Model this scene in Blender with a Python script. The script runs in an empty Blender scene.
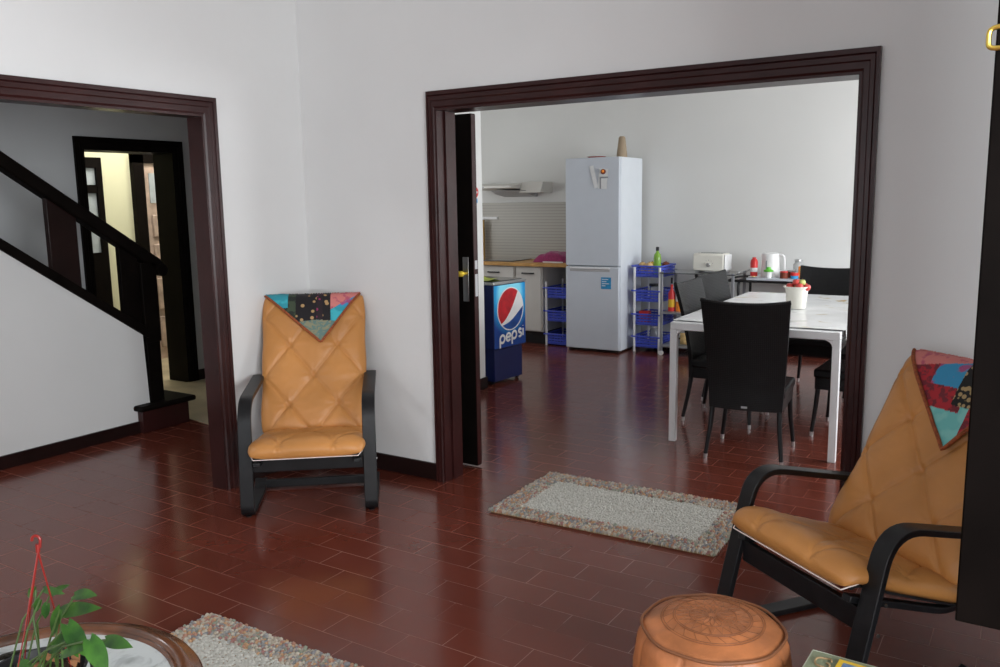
import bpy, bmesh, math, random
from mathutils import Vector, Matrix
from mathutils import noise as mnoise
random.seed(7)
R = math.radians
PI = math.pi
COL = bpy.context.scene.collection
scene = bpy.context.scene

# ------------------------------------------------------------------ camera
F, PT, YW, RO, CH = 854.86, .1556, -.5684, -.0161, 1.6
sp, cp, sy_, cy_ = math.sin(PT), math.cos(PT), math.sin(YW), math.cos(YW)
Fv = Vector((sy_*cp, cy_*cp, -sp)); r0 = Vector((cy_, -sy_, 0)); u0 = r0.cross(Fv)
Rv = r0*math.cos(RO) + u0*math.sin(RO); Uv = u0*math.cos(RO) - r0*math.sin(RO)
cd = bpy.data.cameras.new('camera'); cam = bpy.data.objects.new('camera', cd); COL.objects.link(cam)
cd.sensor_width = 36; cd.lens = F*36/1000; cd.clip_start = .05
m = Matrix.Identity(4)
for i in range(3):
    m[i][0] = Rv[i]; m[i][1] = Uv[i]; m[i][2] = -Fv[i]
m[2][3] = CH
cam.matrix_world = m
scene.camera = cam

# ------------------------------------------------------------------ materials
def lin(c):
    return tuple(((v/12.92) if v <= .04045 else ((v+.055)/1.055)**2.4) for v in c)
def hexc(h):
    return lin(tuple(int(h[i:i+2], 16)/255 for i in (0, 2, 4)))
def newmat(name):
    mt = bpy.data.materials.new(name); mt.use_nodes = True
    nt = mt.node_tree
    return mt, nt, nt.nodes['Principled BSDF']
def mat(name, col, rough=.5, metal=0, var=.06, scale=8, bump=0, bscale=60, coat=0, trans=0, ior=1.45, spec=.5, sheen=0):
    mt, nt, b = newmat(name)
    c = hexc(col) if isinstance(col, str) else col
    b.inputs['Roughness'].default_value = rough
    b.inputs['Metallic'].default_value = metal
    b.inputs['Coat Weight'].default_value = coat
    b.inputs['Coat Roughness'].default_value = .08
    b.inputs['Specular IOR Level'].default_value = spec
    b.inputs['IOR'].default_value = ior
    b.inputs['Transmission Weight'].default_value = trans
    b.inputs['Sheen Weight'].default_value = sheen
    tc = nt.nodes.new('ShaderNodeTexCoord')
    n = nt.nodes.new('ShaderNodeTexNoise'); n.inputs['Scale'].default_value = scale; n.inputs['Detail'].default_value = 5
    nt.links.new(tc.outputs['Object'], n.inputs['Vector'])
    mr = nt.nodes.new('ShaderNodeMapRange'); mr.inputs[1].default_value = .3; mr.inputs[2].default_value = .7
    mr.inputs[3].default_value = 1-var; mr.inputs[4].default_value = 1+var
    nt.links.new(n.outputs[0], mr.inputs[0])
    mx = nt.nodes.new('ShaderNodeVectorMath'); mx.operation = 'SCALE'; mx.inputs[0].default_value = c[:3]
    nt.links.new(mr.outputs[0], mx.inputs['Scale'])
    nt.links.new(mx.outputs[0], b.inputs['Base Color'])
    if bump:
        n2 = nt.nodes.new('ShaderNodeTexNoise'); n2.inputs['Scale'].default_value = bscale; n2.inputs['Detail'].default_value = 4
        nt.links.new(tc.outputs['Object'], n2.inputs['Vector'])
        bp = nt.nodes.new('ShaderNodeBump'); bp.inputs['Strength'].default_value = bump; bp.inputs['Distance'].default_value = .01
        nt.links.new(n2.outputs[0], bp.inputs['Height']); nt.links.new(bp.outputs[0], b.inputs['Normal'])
    return mt
M = {}
M['wall'] = mat('wall_paint', (.70, .70, .695), .75, var=.025, scale=1.3, bump=.12, bscale=14)
M['wall_kitchen'] = mat('kitchen_wall_paint', (.70, .70, .68), .7, var=.02, scale=1.3, bump=.1, bscale=14)
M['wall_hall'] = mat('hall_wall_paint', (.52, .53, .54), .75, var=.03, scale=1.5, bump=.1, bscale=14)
M['wall_cream'] = mat('cream_wall_paint', (.72, .70, .50), .7, var=.03, scale=1.5)
M['ceiling'] = mat('ceiling_paint', (.75, .74, .72), .8, var=.02)
M['wood_trim'] = mat('mahogany_varnish', (.030, .008, .0075), .30, var=.25, scale=5, bump=.08, bscale=30, spec=.28)
M['wood_dark'] = mat('dark_mahogany', (.013, .005, .0045), .32, var=.25, scale=5, bump=.06, bscale=30, spec=.35)
M['wood_black'] = mat('black_wood', (.005, .0035, .003), .5, var=.3, scale=6, spec=.06)
M['black_lacquer'] = mat('black_stained_birch', (.008, .008, .009), .36, var=.3, scale=20, bump=.05, bscale=120, spec=.38)
M['leather'] = None
M['white_metal'] = mat('white_enamel', (.78, .79, .80), .35, var=.02)
M['white_plastic'] = mat('white_plastic', (.80, .80, .80), .35, var=.02)
M['cream_plastic'] = mat('cream_plastic', (.80, .78, .70), .4, var=.02)
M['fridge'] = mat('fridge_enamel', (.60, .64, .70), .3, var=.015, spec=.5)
M['fridge_lit_side'] = mat('fridge_lit_side_enamel', (.72, .76, .80), .35, var=.015)  # paler than the doors: brightness of the window-lit side put into the colour
M['steel'] = mat('steel', (.55, .55, .55), .3, metal=1, var=.05)
M['grey_metal'] = mat('grey_painted_metal', (.30, .31, .33), .4, metal=.4, var=.05)
M['brass'] = mat('brass', (.80, .58, .12), .3, metal=1, var=.15)
M['yellow_brass'] = mat('yellow_brass', (.85, .62, .06), .3, metal=.5, var=.1)
M['blue_plastic'] = mat('blue_plastic', (.075, .11, .60), .4, var=.08)
M['black_plastic'] = mat('black_plastic', (.012, .012, .013), .4, var=.1)
M['dark_glass'] = mat('dark_glass', (.05, .055, .06), .08, var=.05, coat=.5)
M['navy'] = mat('navy_enamel', (.010, .018, .095), .3, var=.05)
M['oak'] = mat('oak_edge', (.50, .27, .085), .45, var=.2, scale=12)
M['board'] = mat('board_wood', (.36, .22, .06), .5, var=.2, scale=12)
M['cabinet_white'] = mat('cabinet_white', (.62, .60, .56), .45, var=.02)
M['magenta'] = mat('magenta_cloth', (.26, .02, .10), .9, var=.2, scale=40, bump=.4, bscale=120, sheen=.3)
M['kraft'] = mat('kraft_paper', (.36, .28, .19), .8, var=.1)
M['red'] = mat('red_paint', (.62, .03, .03), .4, var=.1)
M['red_hook'] = mat('red_plastic', (.22, .014, .010), .35, var=.1)
M['orange'] = mat('orange_label', (.85, .25, .03), .5, var=.2, scale=30)
M['green_plastic'] = mat('green_plastic', (.13, .55, .05), .4, var=.1)
M['green_bottle'] = mat('green_bottle', (.22, .42, .05), .2, var=.1, coat=.3)
M['yellow'] = mat('yellow_print', (.75, .48, .03), .5, var=.1)
M['paper'] = mat('paper', (.75, .76, .76), .8, var=.05, scale=30)
M['blue_print'] = mat('blue_print', (.03, .28, .55), .4, var=.15, scale=40)
M['photo_blue'] = mat('blue_grey_print', (.10, .17, .30), .4, var=.5, scale=30)
M['marble'] = None
M['soil'] = mat('dry_soil', (.06, .035, .02), .95, var=.6, scale=60, bump=.8, bscale=100)
M['leaf_dead'] = mat('dry_leaves', (.30, .14, .06), .8, var=.5, scale=40)
M['stem'] = mat('green_stem', (.06, .11, .025), .5, var=.2)
M['wicker_dark'] = mat('dark_wicker', (.03, .025, .018), .6, var=.4, scale=60, bump=.5, bscale=120)
M['wicker_tan'] = mat('tan_wicker', (.35, .24, .12), .6, var=.4, scale=60)
M['sage'] = mat('sage_leather', (.22, .25, .16), .6, var=.12, scale=10, bump=.3, bscale=60)
M['sage_stitch'] = mat('sage_thread', (.42, .42, .34), .8, var=.1)
M['white_thread'] = mat('white_thread', (.8, .7, .65), .8, var=.1)
M['apple'] = mat('red_apple', (.5, .06, .05), .3, var=.6, scale=14)
M['apple_green'] = mat('pale_green_fruit', (.45, .48, .15), .35, var=.4, scale=14)
M['tan'] = mat('tan_bread', (.62, .42, .18), .7, var=.3, scale=30)
M['brown'] = mat('brown_jar', (.18, .04, .02), .35, var=.3, scale=20)
M['grey_label'] = mat('pale_grey_label', (.45, .45, .46), .5, var=.05)
M['beige_tile'] = mat('beige_marble_tile', (.50, .42, .29), .35, var=.3, scale=3)
M['pane_light'] = mat('window_glass_pale', (.42, .46, .50), .25, var=.15)
M['panel_wood'] = mat('carved_panel_wood', (.48, .36, .30), .4, var=.3, scale=8)
M['clear_jar'] = mat('clear_jar_glass', (.72, .74, .74), .08, var=.02, trans=.6)

def leather(name, col, scale=3.0, var=.16):
    mt, nt, b = newmat(name)
    tc = nt.nodes.new('ShaderNodeTexCoord')
    n = nt.nodes.new('ShaderNodeTexNoise'); n.inputs['Scale'].default_value = scale; n.inputs['Detail'].default_value = 6
    nt.links.new(tc.outputs['Object'], n.inputs['Vector'])
    cr = nt.nodes.new('ShaderNodeValToRGB')
    cr.color_ramp.elements[0].position = .3; cr.color_ramp.elements[1].position = .72
    cr.color_ramp.elements[0].color = tuple(v*(1-var) for v in col) + (1,)
    cr.color_ramp.elements[1].color = tuple(min(1, v*(1+var)) for v in col) + (1,)
    nt.links.new(n.outputs[0], cr.inputs[0]); nt.links.new(cr.outputs[0], b.inputs['Base Color'])
    v = nt.nodes.new('ShaderNodeTexVoronoi'); v.inputs['Scale'].default_value = 260
    n2 = nt.nodes.new('ShaderNodeTexNoise'); n2.inputs['Scale'].default_value = 18; n2.inputs['Detail'].default_value = 3
    nt.links.new(tc.outputs['Object'], v.inputs['Vector']); nt.links.new(tc.outputs['Object'], n2.inputs['Vector'])
    ad = nt.nodes.new('ShaderNodeMath'); ad.operation = 'MULTIPLY_ADD'; ad.inputs[1].default_value = .12
    nt.links.new(v.outputs['Distance'], ad.inputs[0]); nt.links.new(n2.outputs[0], ad.inputs[2])
    bp = nt.nodes.new('ShaderNodeBump'); bp.inputs['Strength'].default_value = .22; bp.inputs['Distance'].default_value = .01
    nt.links.new(ad.outputs[0], bp.inputs['Height']); nt.links.new(bp.outputs[0], b.inputs['Normal'])
    b.inputs['Roughness'].default_value = .42; b.inputs['Specular IOR Level'].default_value = .4
    return mt
M['leather'] = leather('tan_leather', (.52, .228, .064))
M['leather_seam'] = mat('tan_leather_piping', (.50, .27, .11), .5)
M['leather_pouf'] = leather('cognac_leather', (.42, .150, .055), 9, .38)
M['leather_tool'] = mat('tooled_line', (.20, .075, .03), .6)

def floor_mat():
    mt, nt, b = newmat('red_clay_tiles')
    N = nt.nodes.new; L = nt.links.new
    tc = N('ShaderNodeTexCoord')
    mp = N('ShaderNodeMapping'); mp.inputs['Location'].default_value = (1.9, -2.3205, 0)
    L(tc.outputs['Object'], mp.inputs['Vector'])
    nz = N('ShaderNodeTexNoise'); nz.inputs['Scale'].default_value = 9; nz.inputs['Detail'].default_value = 2
    L(tc.outputs['Object'], nz.inputs['Vector'])
    wob = N('ShaderNodeVectorMath'); wob.operation = 'MULTIPLY_ADD'; wob.inputs[1].default_value = (.004, .004, 0)
    L(nz.outputs['Color'], wob.inputs[0]); L(mp.outputs[0], wob.inputs[2])
    br = N('ShaderNodeTexBrick'); br.offset = .5; br.offset_frequency = 2; br.squash = 1
    br.inputs['Scale'].default_value = 1; br.inputs['Brick Width'].default_value = .30; br.inputs['Row Height'].default_value = .1485
    br.inputs['Mortar Size'].default_value = .0016; br.inputs['Mortar Smooth'].default_value = .2; br.inputs['Bias'].default_value = 0
    br.inputs['Color1'].default_value = (.145, .029, .018, 1); br.inputs['Color2'].default_value = (.105, .022, .015, 1)
    br.inputs['Mortar'].default_value = (.30, .15, .11, 1)
    L(wob.outputs[0], br.inputs['Vector'])
    # patchy wear in the joints: some joints are dark and filled
    n3 = N('ShaderNodeTexNoise'); n3.inputs['Scale'].default_value = 2.2; n3.inputs['Detail'].default_value = 5
    L(tc.outputs['Object'], n3.inputs['Vector'])
    mr = N('ShaderNodeMapRange'); mr.inputs[1].default_value = .40; mr.inputs[2].default_value = .62
    mr.inputs[3].default_value = .15; mr.inputs[4].default_value = 1
    L(n3.outputs[0], mr.inputs[0])
    mul = N('ShaderNodeMath'); mul.operation = 'MULTIPLY'; L(br.outputs['Fac'], mul.inputs[0]); L(mr.outputs[0], mul.inputs[1])
    br2 = N('ShaderNodeTexBrick'); br2.offset = .5; br2.offset_frequency = 2
    for k in ('Scale', 'Brick Width', 'Row Height'):
        br2.inputs[k].default_value = br.inputs[k].default_value
    br2.inputs['Mortar Size'].default_value = 0
    br2.inputs['Color1'].default_value = (.134, .030, .018, 1); br2.inputs['Color2'].default_value = (.114, .025, .015, 1)
    L(wob.outputs[0], br2.inputs['Vector'])
    n4 = N('ShaderNodeTexNoise'); n4.inputs['Scale'].default_value = 5; n4.inputs['Detail'].default_value = 6
    L(tc.outputs['Object'], n4.inputs['Vector'])
    mr4 = N('ShaderNodeMapRange'); mr4.inputs[3].default_value = .9; mr4.inputs[4].default_value = 1.1
    L(n4.outputs[0], mr4.inputs[0])
    sc = N('ShaderNodeVectorMath'); sc.operation = 'SCALE'; L(br2.outputs['Color'], sc.inputs[0]); L(mr4.outputs[0], sc.inputs['Scale'])
    mx = N('ShaderNodeMix'); mx.data_type = 'RGBA'; L(mul.outputs[0], mx.inputs['Factor'])
    L(sc.outputs[0], mx.inputs['A']); mx.inputs['B'].default_value = (.30, .15, .11, 1)
    L(mx.outputs['Result'], b.inputs['Base Color'])
    b.inputs['Specular IOR Level'].default_value = .5
    mrr = N('ShaderNodeMapRange'); mrr.inputs[3].default_value = .13; mrr.inputs[4].default_value = .24
    L(n4.outputs[0], mrr.inputs[0])
    mr6 = N('ShaderNodeMath'); mr6.operation = 'MULTIPLY_ADD'; mr6.inputs[1].default_value = .3
    L(mul.outputs[0], mr6.inputs[0]); L(mrr.outputs[0], mr6.inputs[2]); L(mr6.outputs[0], b.inputs['Roughness'])
    iv = N('ShaderNodeMath'); iv.operation = 'MULTIPLY_ADD'; iv.inputs[1].default_value = -1; iv.inputs[2].default_value = 1
    L(br.outputs['Fac'], iv.inputs[0])
    n5 = N('ShaderNodeTexNoise'); n5.inputs['Scale'].default_value = 7; L(tc.outputs['Object'], n5.inputs['Vector'])
    ad = N('ShaderNodeMath'); ad.operation = 'MULTIPLY_ADD'; ad.inputs[1].default_value = .8; L(n5.outputs[0], ad.inputs[0]); L(iv.outputs[0], ad.inputs[2])
    bp = N('ShaderNodeBump'); bp.inputs['Strength'].default_value = .25; bp.inputs['Distance'].default_value = .002
    L(ad.outputs[0], bp.inputs['Height']); L(bp.outputs[0], b.inputs['Normal'])
    return mt
M['floor'] = floor_mat()

def splash_mat():
    mt, nt, b = newmat('ribbed_splash_tiles'); N = nt.nodes.new; L = nt.links.new
    tc = N('ShaderNodeTexCoord'); sx = N('ShaderNodeSeparateXYZ'); L(tc.outputs['Object'], sx.inputs[0])
    m1 = N('ShaderNodeMath'); m1.operation = 'MULTIPLY'; m1.inputs[1].default_value = 1/.034; L(sx.outputs['Z'], m1.inputs[0])
    fr = N('ShaderNodeMath'); fr.operation = 'FRACT'; L(m1.outputs[0], fr.inputs[0])
    cr = N('ShaderNodeValToRGB'); e = cr.color_ramp.elements
    e[0].position = 0; e[0].color = (.30, .285, .25, 1); e[1].position = .2; e[1].color = (.44, .42, .37, 1)
    e2 = e.new(.85); e2.color = (.42, .40, .36, 1); e3 = e.new(1); e3.color = (.27, .25, .23, 1)
    L(fr.outputs[0], cr.inputs[0]); L(cr.outputs[0], b.inputs['Base Color']); b.inputs['Roughness'].default_value = .35
    return mt
M['splash'] = splash_mat()

def marble_mat():
    mt, nt, b = newmat('white_marble'); N = nt.nodes.new; L = nt.links.new
    tc = N('ShaderNodeTexCoord'); n = N('ShaderNodeTexNoise'); n.inputs['Scale'].default_value = 14; n.inputs['Detail'].default_value = 8; n.inputs['Distortion'].default_value = 1.2
    L(tc.outputs['Object'], n.inputs['Vector'])
    cr = N('ShaderNodeValToRGB'); e = cr.color_ramp.elements; e[0].position = .34; e[0].color = (.34, .37, .37, 1); e[1].position = .5; e[1].color = (.60, .64, .64, 1)
    L(n.outputs[0], cr.inputs[0]); L(cr.outputs[0], b.inputs['Base Color']); b.inputs['Roughness'].default_value = .3
    return mt
M['marble'] = marble_mat()

def cloth_table_mat():
    mt, nt, b = newmat('printed_white_oilcloth'); N = nt.nodes.new; L = nt.links.new
    tc = N('ShaderNodeTexCoord'); n = N('ShaderNodeTexNoise'); n.inputs['Scale'].default_value = 5; n.inputs['Detail'].default_value = 6; n.inputs['Distortion'].default_value = .8
    L(tc.outputs['Object'], n.inputs['Vector'])
    cr = N('ShaderNodeValToRGB'); e = cr.color_ramp.elements; e[0].position = .3; e[0].color = (.50, .36, .16, 1); e[1].position = .37; e[1].color = (.78, .79, .78, 1)
    e2 = e.new(.62); e2.color = (.82, .83, .84, 1); e3 = e.new(.7); e3.color = (.55, .56, .55, 1)
    L(n.outputs[0], cr.inputs[0]); L(cr.outputs[0], b.inputs['Base Color']); b.inputs['Roughness'].default_value = .25
    return mt
M['oilcloth'] = cloth_table_mat()

def weave_mat():
    mt, nt, b = newmat('black_synthetic_weave'); N = nt.nodes.new; L = nt.links.new
    tc = N('ShaderNodeTexCoord')
    w1 = N('ShaderNodeTexWave'); w1.wave_type = 'BANDS'; w1.bands_direction = 'X'; w1.inputs['Scale'].default_value = 28; w1.inputs['Distortion'].default_value = 0
    w2 = N('ShaderNodeTexWave'); w2.wave_type = 'BANDS'; w2.bands_direction = 'Z'; w2.inputs['Scale'].default_value = 28
    L(tc.outputs['Object'], w1.inputs['Vector']); L(tc.outputs['Object'], w2.inputs['Vector'])
    mu = N('ShaderNodeMath'); mu.operation = 'MULTIPLY'; L(w1.outputs['Fac'], mu.inputs[0]); L(w2.outputs['Fac'], mu.inputs[1])
    cr = N('ShaderNodeValToRGB'); e = cr.color_ramp.elements; e[0].color = (.002, .002, .0025, 1); e[1].color = (.010, .010, .011, 1)
    L(mu.outputs[0], cr.inputs[0]); L(cr.outputs[0], b.inputs['Base Color'])
    bp = N('ShaderNodeBump'); bp.inputs['Strength'].default_value = .5; bp.inputs['Distance'].default_value = .004
    L(mu.outputs[0], bp.inputs['Height']); L(bp.outputs[0], b.inputs['Normal']); b.inputs['Roughness'].default_value = .38
    b.inputs['Specular IOR Level'].default_value = .3
    return mt
M['weave'] = weave_mat()

def leaf_mat():
    mt, nt, b = newmat('pothos_leaf'); N = nt.nodes.new; L = nt.links.new
    tc = N('ShaderNodeTexCoord'); n = N('ShaderNodeTexNoise'); n.inputs['Scale'].default_value = 26; n.inputs['Detail'].default_value = 4
    L(tc.outputs['Object'], n.inputs['Vector'])
    cr = N('ShaderNodeValToRGB'); e = cr.color_ramp.elements; e[0].position = .35; e[0].color = (.014, .060, .008, 1); e[1].position = .68; e[1].color = (.045, .140, .014, 1)
    e2 = e.new(.82); e2.color = (.22, .28, .08, 1)
    L(n.outputs[0], cr.inputs[0]); L(cr.outputs[0], b.inputs['Base Color']); b.inputs['Roughness'].default_value = .5; b.inputs['Specular IOR Level'].default_value = .25
    return mt
M['leaf'] = leaf_mat()

def attr_mat(name, rough=.95):
    mt, nt, b = newmat(name)
    a = nt.nodes.new('ShaderNodeAttribute'); a.attribute_name = 'tuft'; nt.links.new(a.outputs['Color'], b.inputs['Base Color'])
    b.inputs['Roughness'].default_value = rough; b.inputs['Specular IOR Level'].default_value = .1
    return mt
M['rug'] = attr_mat('looped_yarn')
def patch(name, c1, c2, scale, p=.5, kind='noise'):
    mt, nt, b = newmat(name); N = nt.nodes.new; L = nt.links.new
    tc = N('ShaderNodeTexCoord')
    if kind == 'noise':
        n = N('ShaderNodeTexNoise'); n.inputs['Scale'].default_value = scale; n.inputs['Detail'].default_value = 2; o = n.outputs[0]
    else:
        n = N('ShaderNodeTexVoronoi'); n.inputs['Scale'].default_value = scale; o = n.outputs['Distance']
    L(tc.outputs['Object'], n.inputs['Vector'])
    cr = N('ShaderNodeValToRGB'); e = cr.color_ramp.elements; e[0].position = p-.04; e[0].color = c1+(1,); e[1].position = p+.04; e[1].color = c2+(1,)
    L(o, cr.inputs[0]); L(cr.outputs[0], b.inputs['Base Color']); b.inputs['Roughness'].default_value = .85
    return mt
P_ = [patch('patch_turquoise', (.03, .30, .38), (.05, .42, .50), 18),
      patch('patch_dark_olive', (.018, .025, .018), (.05, .07, .04), 30),
      patch('patch_black_floral', (.45, .28, .12), (.010, .008, .010), 26, .28, 'v'),
      patch('patch_plum', (.30, .03, .12), (.02, .01, .015), 34, .33, 'v'),
      patch('patch_blue', (.04, .28, .50), (.35, .08, .20), 22, .6),
      patch('patch_pink', (.62, .20, .18), (.45, .09, .14), 24, .6),
      patch('patch_sage', (.25, .24, .15), (.12, .20, .18), 50, .5),
      patch('patch_red', (.40, .02, .03), (.16, .02, .03), 40, .5),
      patch('patch_aqua', (.16, .50, .48), (.22, .56, .52), 14),
      patch('patch_gold_on_black', (.42, .30, .14), (.012, .012, .012), 46, .40, 'v')]
M['braid'] = mat('rust_braid', (.30, .075, .025), .85, var=.4, scale=90, bump=.5, bscale=200)

def cooler_face_mat():
    mt, nt, b = newmat('cooler_display_print'); N = nt.nodes.new; L = nt.links.new
    tc = N('ShaderNodeTexCoord'); mp = N('ShaderNodeMapping'); mp.inputs['Location'].default_value = (0, -.0, -.665); mp.inputs['Scale'].default_value = (0, 1.0, .85)
    L(tc.outputs['Object'], mp.inputs[0]); ln = N('ShaderNodeVectorMath'); ln.operation = 'LENGTH'; L(mp.outputs[0], ln.inputs[0])
    cr = N('ShaderNodeValToRGB'); e = cr.color_ramp.elements
    e[0].position = .15; e[0].color = (.25, .75, .95, 1); e[1].position = .31; e[1].color = (.010, .06, .30, 1)
    a = e.new(.20); a.color = (.02, .36, .75, 1)
    L(ln.outputs['Value'], cr.inputs[0]); L(cr.outputs[0], b.inputs['Base Color']); b.inputs['Roughness'].default_value = .25
    return mt
M['cooler_face'] = cooler_face_mat()

# ------------------------------------------------------------------ mesh helpers
class MB:
    def __init__(s): s.bm = bmesh.new(); s.mi = 0
    def face(s, vs, mi=None):
        try:
            f = s.bm.faces.new(vs); f.material_index = s.mi if mi is None else mi; return f
        except ValueError: return None
    def box(s, x0, x1, y0, y1, z0, z1, rot=None, piv=None):
        vs = [s.bm.verts.new((x, y, z)) for z in (z0, z1) for y in (y0, y1) for x in (x0, x1)]
        for q in ((0,2,3,1),(4,5,7,6),(0,1,5,4),(2,6,7,3),(0,4,6,2),(1,3,7,5)): s.face([vs[i] for i in q])
        if rot is not None:
            bmesh.ops.rotate(s.bm, verts=vs, cent=piv or (0,0,0), matrix=rot)
        return s
    def tube(s, pts, r, n=10, closed=False, caps=True, flat=None):
        pts = [Vector(p) for p in pts]; K = len(pts); rings = []
        prev = None
        for i, p in enumerate(pts):
            if closed: t = pts[(i+1) % K] - pts[i-1]
            else: t = (pts[min(i+1, K-1)] - pts[max(i-1, 0)])
            t.normalize()
            if prev is None:
                up = Vector((0,0,1)) if abs(t.z) < .9 else Vector((1,0,0))
                a = t.cross(up).normalized()
            else:
                a = (prev - t*prev.dot(t)).normalized()
            prev = a; b = t.cross(a)
            rr = r[i] if isinstance(r, (list, tuple)) else r
            rings.append([s.bm.verts.new(p + a*math.cos(2*PI*j/n)*rr + b*math.sin(2*PI*j/n)*rr) for j in range(n)])
        rng = range(K if closed else K-1)
        for i in rng:
            A, B = rings[i], rings[(i+1) % K]
            for j in range(n): s.face([A[j], A[(j+1) % n], B[(j+1) % n], B[j]])
        if caps and not closed:
            s.face(rings[0][::-1]); s.face(rings[-1])
        return s
    def lathe(s, prof, c=(0,0,0), n=32, cap0=True, cap1=True, sx=1, sy=1, wob=None):
        rings = []
        for (r, z) in prof:
            rings.append([s.bm.verts.new((c[0]+r*sx*math.cos(2*PI*j/n), c[1]+r*sy*math.sin(2*PI*j/n), c[2]+z)) for j in range(n)])
        for i in range(len(prof)-1):
            for j in range(n): s.face([rings[i][j], rings[i][(j+1) % n], rings[i+1][(j+1) % n], rings[i+1][j]])
        if cap0: s.face(rings[0][::-1])
        if cap1: s.face(rings[-1])
        return s
    def strip(s, path, x0, x1, th, closed=False):
        """flat bent board: path of (y,z) centre points, x extent, thickness"""
        K = len(path); rows = []
        for i, (y, z) in enumerate(path):
            a = path[max(i-1, 0)]; b = path[min(i+1, K-1)]
            t = Vector((b[0]-a[0], b[1]-a[1])).normalized(); n = Vector((-t.y, t.x))*th/2
            rows.append([s.bm.verts.new(v) for v in ((x0, y+n.x, z+n.y), (x1, y+n.x, z+n.y), (x1, y-n.x, z-n.y), (x0, y-n.x, z-n.y))])
        for i in range(K-1):
            for j in range(4): s.face([rows[i][j], rows[i][(j+1) % 4], rows[i+1][(j+1) % 4], rows[i+1][j]])
        s.face(rows[0][::-1]); s.face(rows[-1])
        return s
    def prism(s, poly, axis, a, b):
        """extrude 2D poly along axis between a and b"""
        def P(u, v, w):
            return {0: (w, u, v), 1: (u, w, v), 2: (u, v, w)}[axis]
        A = [s.bm.verts.new(P(u, v, a)) for u, v in poly]; B = [s.bm.verts.new(P(u, v, b)) for u, v in poly]
        s.face(A); s.face(B[::-1])
        for i in range(len(poly)):
            s.face([A[i], A[(i+1) % len(poly)], B[(i+1) % len(poly)], B[i]])
        return s
    def grid(s, fn, nu, nv, wrapu=False, mfn=None):
        V = [[s.bm.verts.new(fn(i/nu, j/nv)) for j in range(nv+1)] for i in range(nu+(0 if wrapu else 1))]
        L = len(V)
        for i in range(nu):
            for j in range(nv):
                A = V[i]; B = V[(i+1) % L]
                s.face([A[j], B[j], B[j+1], A[j+1]], mfn((i+.5)/nu, (j+.5)/nv) if mfn else None)
        return s
    def ball(s, c, r, n=10, sc=(1,1,1)):
        g = bmesh.ops.create_uvsphere(s.bm, u_segments=n*2, v_segments=n, radius=r)
        for v in g['verts']:
            v.co = Vector((v.co.x*sc[0]+c[0], v.co.y*sc[1]+c[1], v.co.z*sc[2]+c[2]))
        fs = {f for v in g['verts'] for f in v.link_faces}
        for f in fs: f.material_index = s.mi
        return s
    def build(s, name, mats, parent=None, bevel=0, smooth=35, seg=2, merge=False):
        if merge: bmesh.ops.remove_doubles(s.bm, verts=s.bm.verts, dist=1e-5)
        bmesh.ops.recalc_face_normals(s.bm, faces=s.bm.faces)
        me = bpy.data.meshes.new(name); s.bm.to_mesh(me); s.bm.free()
        for mm in (mats if isinstance(mats, (list, tuple)) else [mats]): me.materials.append(mm)
        if smooth:
            me.shade_smooth(); me.set_sharp_from_angle(angle=R(smooth))
        o = bpy.data.objects.new(name, me); COL.objects.link(o)
        if bevel:
            b = o.modifiers.new('bevel', 'BEVEL'); b.width = bevel; b.segments = seg; b.limit_method = 'ANGLE'; b.angle_limit = R(40)
        if parent: o.parent = parent
        return o
def boxo(name, mats, x0, x1, y0, y1, z0, z1, parent=None, bevel=0, rot=None, piv=None):
    return MB().box(x0, x1, y0, y1, z0, z1, rot, piv).build(name, mats, parent, bevel)
def tag(o, label, cat, group=None):
    o['label'] = label; o['category'] = cat
    if group: o['group'] = group
    return o
def struct(o): o['kind'] = 'structure'; return o
def thing(name, label, cat, loc=(0,0,0), rz=0, group=None):
    o = bpy.data.objects.new(name, None); COL.objects.link(o); o.location = loc; o.rotation_euler = (0, 0, rz)
    o.empty_display_size = .1
    return tag(o, label, cat, group)
def dup(root, loc, rz, label, parent=None):
    def cp(o, par):
        c = o.copy(); COL.objects.link(c)
        if par: c.parent = par
        for ch in [x for x in bpy.data.objects if x.parent == o]: cp(ch, c)
        return c
    r = cp(root, parent); r.location = loc; r.rotation_euler = (0, 0, rz); r['label'] = label
    return r
def fillet(pts, rads, n=6):
    out = [pts[0]]
    for i in range(1, len(pts)-1):
        p0, p, p1 = Vector(pts[i-1]), Vector(pts[i]), Vector(pts[i+1])
        r = rads[i-1]; a = (p0-p).normalized(); b = (p1-p).normalized()
        A = p + a*r; B = p + b*r
        for k in range(n+1):
            t = k/n; out.append(tuple(A*(1-t)**2 + p*2*t*(1-t) + B*t*t))
    out.append(pts[-1])
    return out

# ------------------------------------------------------------------ room shell
BY, BY2 = 3.815, 3.965       # living room back wall faces
LX, LX2, LX3 = -3.83, -3.98, -3.925
CEIL = 3.0
XR, YB = 2.3, -2.8           # right wall, rear wall of the living room
OXL, OXR, OZ = -2.826, -.674, 2.088   # wide opening
DY0, DY1, DZ = .95, 3.09, 2.07       # hall opening in left wall
KXR, KY = 1.2, 8.7
struct(boxo('floor', M['floor'], -6.5, 2.6, -3.1, 9.0, -.06, 0))
struct(boxo('ceiling', M['ceiling'], LX-.02, 2.6, -3.1, BY+.02, CEIL, CEIL+.1))
b = MB(); b.box(LX2, OXL, BY, BY2, 0, CEIL).box(OXR, XR+.3, BY, BY2, 0, CEIL).box(OXL, OXR, BY, BY2, OZ, CEIL)
struct(b.build('wall_back', M['wall']))
b = MB(); b.box(LX3, LX, YB, DY0, 0, CEIL).box(LX3, LX, DY1, BY, 0, CEIL).box(LX3, LX, DY0, DY1, DZ, CEIL)
struct(b.build('wall_left', M['wall']))
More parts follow.
